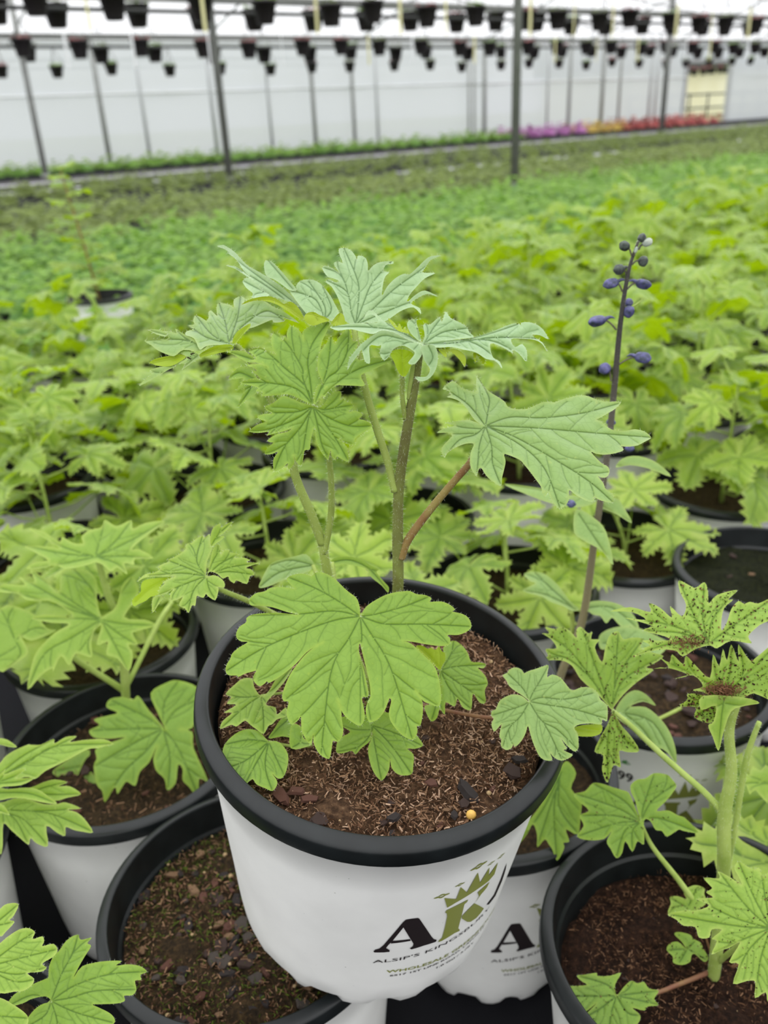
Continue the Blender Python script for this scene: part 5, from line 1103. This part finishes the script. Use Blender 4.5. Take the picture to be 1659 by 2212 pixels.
for pts, c, dep, mv in (('1330,1010 1345,990 1380,985 1420,1000 1450,1030 1400,1012 1360,1005', (1335, 1005), .565, '1445,1027'), ('1300,1075 1230,1070 1170,1055 1090,1045 1130,1065 1200,1090 1260,1095', (1295, 1080), .58, '1100,1047'), ('1245,1100 1285,1120 1310,1150 1325,1220 1300,1190 1265,1170 1240,1150', (1250, 1110), .575, '1320,1215'), ('1290,1090 1330,1075 1350,1100 1365,1130 1330,1110', (1295, 1090), .58, '1360,1125')):
    leaf_from([patch((0, 0, 1), pts, c, dep, (0, -.6, .8), [mv], k=.5, fold=.15, res=6)], Sp, M_LEAFP)
# ------------------------------------------------------------------ the delphinium field
def make_plant(seed, height, nleaf, meshes, stem=None):
    rng = random.Random(seed)
    root = thing('potted_delphinium', 'x', 'potted plant')
    pot_parts(root, ME_SOIL[seed % 3])
    lean = np.array([rng.uniform(-.03, .03), rng.uniform(-.03, .03)])
    mb = MB(); z0 = .15
    def axis(q): return np.array([lean[0] * q * q, lean[1] * q * q, z0 + height * q])
    mb.tube([axis(q) for q in np.linspace(0, 1, 6)], np.linspace(.0034, .0016, 6), 7)
    az = rng.uniform(0, 6.28)
    for i in range(nleaf):
        q = .10 + .9 * (i / (nleaf - 1)) ** 1.15; az += 2.4 + rng.uniform(-.35, .35); a = axis(q); d = np.array([math.cos(az), math.sin(az), 0])
        ln = (.082 - .048 * q) * rng.uniform(.8, 1.3); rise = (.035 if q < .4 else .03) * rng.uniform(.5, 1.3)
        b = a + d * ln + np.array([0, 0, rise + (.02 if q < .3 else 0)]); m_ = a + d * ln * .5 + np.array([0, 0, rise * .35])
        mb.tube([a, m_, b], [.0016, .0013, .0010], 5)
        o = obj('leaf', rng.choice(meshes), root)
        tip = d + np.array([rng.uniform(-.25, .25), rng.uniform(-.25, .25), rng.uniform(-.75, .25)])
        up = np.array([-d[0] * -.25, d[1] * .25, 1.0]) + np.array([rng.uniform(-.55, .55), rng.uniform(-.55, .55), 0])
        o.matrix_basis = leafM(b, tip, up, (1.42 - .52 * q) * rng.uniform(.8, 1.12))
    for k in range(2):
        o = obj('leaf', rng.choice(meshes), root); an = rng.uniform(0, 6.28)
        o.matrix_basis = leafM(axis(1) + np.array([0, 0, .004]), (math.cos(an), math.sin(an), .55), (-math.cos(an) * .6, -math.sin(an) * .6, 1), rng.uniform(.45, .6))
    obj('stem', mb.mesh('stem', M_STEML), root)
    return root
PROTO = [make_plant(i, (.15, .18, .22, .16, .24, .20, .10)[i], (11, 13, 15, 12, 15, 13, 8)[i], LEAF_FIELD) for i in range(7)]
PUSED = [False] * 7
def place(k, xy, rot, sc, label, group=None):
    M = Matrix.Translation(Vector((xy[0], xy[1], 0))) @ Matrix.Rotation(rot, 4, 'Z') @ Matrix.Diagonal((1, 1, sc, 1))
    if not PUSED[k]:
        PUSED[k] = True; e = PROTO[k]; e.matrix_world = M; ROOTM[e.name] = M; e['label'] = label
        if group: e['group'] = group
        return e
    return dup(PROTO[k], M, label, group)
ORD = ['zeroth', 'first', 'second', 'third', 'fourth', 'fifth', 'sixth', 'seventh', 'eighth', 'ninth', 'tenth', 'eleventh', 'twelfth']
SPECIAL = {(1, 1): ('delphinium in a white pot just behind the flower spike, brown soil showing', 6, .9, .8), (2, 1): ('delphinium in a white pot whose bare soil shows right of the flower spike', 6, .8, 2.2),
           (-1, 2): ('delphinium in a white pot behind the starry lime plant at left', 0, .9, 4), (0, 2): ('delphinium in a white pot left of the raised plant, behind its left leaf', 6, 1, 1),
           (0, 1): ('delphinium hidden behind the stems of the raised plant', 6, 1, 3), (-2, 2): ('tall lime delphinium at the left edge, second from the left corner', 2, 1, 2),
           (1, -1): ('white pot at the right edge beside the soil-specked plant', 6, .8, 2)}
cells = []
for j in range(-1, 12):
    for i in range(-16, 34):
        xy = lat(i, j)
        if (i, j) in USED: continue
        P = np.array([xy[0], xy[1], .28]); t = P @ ET
        if t > 2.0: continue
        x, y, d = proj(P)
        if (i, j) in SPECIAL: cells.append((d, i, j)); continue
        if j < 0 or d < .62: continue
        mg = 240 / d
        if -mg < x < 1659 + mg and y < 2212 + mg: cells.append((d, i, j))
cells.sort()
print('FIELD', len(cells))
def nth(n):
    return '%d%s' % (n, 'th' if 10 <= n % 100 <= 20 else {1: 'st', 2: 'nd', 3: 'rd'}.get(n % 10, 'th'))
RANK = {}
for j in range(-1, 12):
    for n_, (d, i, jj) in enumerate(sorted((c for c in cells if c[2] == j), key=lambda c: c[1])): RANK[(i, j)] = n_ + 1
for n_, (d, i, j) in enumerate(cells[:300]):
    xy = lat(i, j) + NR.normal(size=2) * .008
    if (i, j) in SPECIAL:
        lab, k, sc, rot = SPECIAL[(i, j)]; place(k, lat(i, j), rot, sc, lab); continue
    k = RND.choice((0, 1, 2, 3, 4, 5, 1, 3)); sc = RND.uniform(.85, 1.1)
    place(k, xy, RND.uniform(0, 6.28), sc, 'lime delphinium in a white pot, %s from the left in the %s row back' % (nth(RANK[(i, j)]), ORD[j + 1]), '%s row of delphiniums' % ORD[j + 1])
for k in range(7):
    if not PUSED[k]:
        for ch in list(PROTO[k].children_recursive): bpy.data.objects.remove(ch)
        bpy.data.objects.remove(PROTO[k])
# the one tall plant standing out at the left
TP = thing('potted_delphinium', 'much taller pale delphinium rising above the field at the left', 'potted plant', Matrix.Translation(Vector((*on_z(215, 640, .18)[:2], 0))))
pot_parts(TP); tp0 = on_z(215, 640, .18); mb = MB()
topz = .54
mb.tube([(0, 0, .15), (-.02, 0, .35), (-.045, 0, topz)], [.004, .0035, .002], 7); az = 0
for k in range(16):
    q = k / 15; a = np.array([-.045 * q, 0, .2 + (topz - .2) * q]); az += 2.4; dd = np.array([math.cos(az), math.sin(az), 0]); b_ = a + dd * (.06 - .045 * q) + np.array([0, 0, .012])
    mb.tube([a, b_], .0013, 5); o = obj('leaf', LEAF_FIELD[k % 9], TP); o.matrix_basis = leafM(b_, dd + np.array([0, 0, .25]), (0, 0, 1), 1.35 - .6 * q)
obj('stem', mb.mesh('stem', M_STEMR), TP)

# ------------------------------------------------------------------ beds beyond: small dark plants in rows
def tuft_mesh(seed, mat, n=34, R=.10, H=.12, w=.022):
    rng = random.Random(seed); V = []; F = []
    for k in range(n):
        a = rng.uniform(0, 6.28); r = R * math.sqrt(rng.random()); z = H * (1 - (r / R) ** 2 * .6) * rng.uniform(.5, 1.05); c = np.array([r * math.cos(a), r * math.sin(a), z])
        d = norm([math.cos(a), math.sin(a), rng.uniform(-.3, .6)]); s = norm(np.cross(d, [0, 0, 1])) * w * rng.uniform(.6, 1.2); l = w * rng.uniform(1.2, 2.2); i = len(V); u = norm(np.cross(s, d)) * w * .25
        V += [c, c + d * l * .45 - s, c + d * l, c + d * l * .45 + s, c + d * l * .5 + u]; F += [(i, i + 1, i + 4), (i + 1, i + 2, i + 4), (i + 2, i + 3, i + 4), (i + 3, i, i + 4)]
    i = len(V); V.append(np.array([0, 0, H * .62]))
    for q, zz in ((.4, .5), (.72, .12)):
        for k in range(8): V.append(np.array([R * q * math.cos(k * .785), R * q * math.sin(k * .785), H * zz]))
    for k in range(8): F += [(i, i + 1 + k, i + 1 + (k + 1) % 8), (i + 1 + k, i + 9 + k, i + 9 + (k + 1) % 8, i + 1 + (k + 1) % 8)]
    for k in range(5):
        a = rng.uniform(0, 6.28); i = len(V); p = np.array([R * .4 * math.cos(a), R * .4 * math.sin(a), H * .6]); s = np.array([.003, .003, 0])
        V += [np.zeros(3) - s, np.zeros(3) + s, p]; F.append((i, i + 1, i + 2))
    return mesh('foliage', V, F, mat, True, {'vein': np.zeros(len(V)), 'edge': np.zeros(len(V))})
def bed(name, label, cat, group, meshes, t0, t1, dt, ds, s0, s1, maxn=300, zs=1.0, jit=.04):
    pts = []
    t = t0
    while t < t1:
        s = s0
        while s < s1:
            P = st(s + RND.uniform(-jit, jit), t + RND.uniform(-jit, jit), 0); x, y, d = proj(P + np.array([0, 0, .1]))
            if d > 0 and -40 < x < 1700: pts.append((d, P))
            s += ds
        t += dt
    pts.sort(key=lambda q: q[0]); rest = pts[maxn:]
    for d, P in pts[:maxn]:
        o = obj(name, RND.choice(meshes)); o.location = P; o.rotation_euler = (0, 0, RND.uniform(0, 6.28)); k = RND.uniform(.85, 1.2); o.scale = (k, k, k * zs); tag(o, label, cat, group)
    if rest:
        mb = MB()
        src = [(np.array([v.co[:] for v in m_.vertices]), [tuple(p_.vertices) for p_ in m_.polygons]) for m_ in meshes]
        for d, P in rest:
            V, F = RND.choice(src); a = RND.uniform(0, 6.28); R_ = np.array([[math.cos(a), -math.sin(a), 0], [math.sin(a), math.cos(a), 0], [0, 0, 1]]); mb.add(V @ R_.T * RND.uniform(.85, 1.2) + P, F)
        o = obj(name, mb.mesh(name, meshes[0].materials[0])); o['kind'] = 'stuff'; tag(o, 'distant mass of ' + label, cat)
    print(name, len(pts))
TD = [tuft_mesh(200 + i, M_LEAFD, 60, .13, .16) for i in range(4)]
TO = [tuft_mesh(210 + i, M_LEAFO, 40, .16, .15, .026) for i in range(3)]
TG = [tuft_mesh(220 + i, M_GRASS, 40, .22, .20, .04) for i in range(3)]
bed('bedding_plant', 'dark green bushy plant in the bed behind the lime delphiniums', 'plant', 'dark green bed behind the delphiniums', TD, 2.5, 5.2, .21, .22, -1, 14, 300)
bed('low_plant', 'low olive plant in the sparse bed beyond the dark green one', 'plant', 'sparse olive bed', TO, 5.7, 8.1, .4, .34, 0, 18, 190)
bed('low_plant', 'low dull plant in the far bed before the grey walkway', 'plant', 'far dull bed', TO, 9.3, 11.3, .5, .45, 0, 26, 100)
bed('grass_clump', 'green grass clump at the foot of the film wall', 'grass', 'grass along the film wall', TG, 15.0, 15.8, .45, .38, 0, 15, 200)
for (sa, sb, mt, nm) in ((14.8, 17.2, M_FLOWERP, 'pink'), (17.2, 18.6, M_FLOWERY, 'yellow'), (18.6, 22.2, M_FLOWERR, 'red')):
    T = [tuft_mesh(230 + i, mt, 40, .22, .24, .05) for i in range(2)]
    bed('flower_clump', '%s flowering clump in the row at the foot of the film wall' % nm, 'flowers', '%s flowers along the wall' % nm, T, 15.0, 15.7, .6, .5, sa, sb, 60)

# ------------------------------------------------------------------ hanging baskets and strips
def make_basket(seed, R, H):
    b = thing('hanging_basket', 'x', 'hanging basket')
    V, F = lathe([(.001, -H), (R * .62, -H), (R * .66, -H + .01), (R * .95, -.03), (R * 1.02, -.03), (R * 1.02, 0), (R * .94, 0), (R * .9, -.05), (.001, -.05)], 20); obj('basket', mesh('basket', V, F, M_BASKET), b)
    me = tuft_mesh(300 + seed, (M_LEAFO, M_GRASS, M_FLOWERR)[seed % 3], 26, R * .8, .08, .03); o = obj('foliage', me, b); o.location = (0, 0, -.03)
    mb = MB()
    for k in range(3): a = 2.09 * k; mb.tube([(R * math.cos(a), R * math.sin(a), 0), (0, 0, .28)], .004, 4)
    obj('hanger', mb.mesh('hanger', M_BASKET), b)
    return b
BK = [make_basket(i, .14, .23) for i in range(3)] + [make_basket(5 + i, .115, .18) for i in range(3)]
BU = [False] * 6
def basket(k, P, label, group):
    M = Matrix.Translation(Vector(P)) @ Matrix.Rotation(RND.uniform(0, 6.28), 4, 'Z')
    if not BU[k]: BU[k] = True; e = BK[k]; e.matrix_world = M; e['label'] = label; e['group'] = group; return
    dup(BK[k], M, label, group)
for t, z, ds, s0, s1, ks, lab, grp in ((9.55, 1.86, .80, 2.2, 17, (0, 1, 2), 'large black hanging basket in the nearest row', 'nearest row of hanging baskets'),
                                       (10.45, 1.88, .80, 2.7, 19, (0, 1, 2), 'large black hanging basket just behind the upper rail', 'second row of hanging baskets'),
                                       (13.6, 1.80, .88, 3, 24, (0, 1, 2), 'black hanging basket in the row before the lower rail', 'third row of hanging baskets'),
                                       (14.5, 1.79, .95, 3.3, 26, (0, 1, 2), 'black hanging basket in the row behind the lower rail', 'fourth row of hanging baskets'),
                                       (15.9, 1.61, 1.0, 4, 29, (3, 4, 5), 'small black hanging basket in the lowest row by the wall', 'farthest row of hanging baskets'),
                                       (18.3, 1.50, .36, 24.6, 27.6, (3, 4, 5), 'dark hanging basket outside, seen through the doorway', 'baskets outside the doorway')):
    s = s0; n_ = 0
    while s < s1:
        P = st(s + RND.uniform(-.12, .12), t, z + RND.uniform(-.03, .03)); x, y, d = proj(P)
        if -30 < x < 1690: n_ += 1; basket(RND.choice(ks), P, lab + ', %s from the left' % nth(n_), grp)
        s += ds
for k in range(6):
    if not BU[k]:
        for ch in list(BK[k].children): bpy.data.objects.remove(ch)
        bpy.data.objects.remove(BK[k])
ME_ST = {}
for nm, mt in (('y', M_STRIP), ('w', M_STRIPW)):
    mb = MB(); mb.box((0, 0, -.22), (.018, 0, 0), (0, .004, 0), (0, 0, .22)); ME_ST[nm] = mb.mesh('hanging_strip', mt, False)
for t, z, ds, s0, s1, grp in ((9.3, 1.95, 1.1, 2.5, 16, 'front'), (13.3, 1.86, 1.25, 3, 24, 'rear')):
    s = s0; n_ = 0
    while s < s1:
        P = st(s + RND.uniform(-.3, .3), t, z); x, y, d = proj(P)
        if -10 < x < 1670:
            n_ += 1; c = RND.choice('yw'); o = obj('hanging_strip', ME_ST[c]); o.location = P; o.rotation_euler = (0, 0, RND.uniform(0, 3.1))
            tag(o, '%s strip hanging among the %s baskets, %s strip from the left' % ('pale yellow' if c == 'y' else 'white', 'nearer' if grp == 'front' else 'farther', nth(n_)), 'strip', '%s %s strips' % ('yellow' if c == 'y' else 'white', grp))
        s += ds
print('OBJECTS', len(bpy.data.objects))
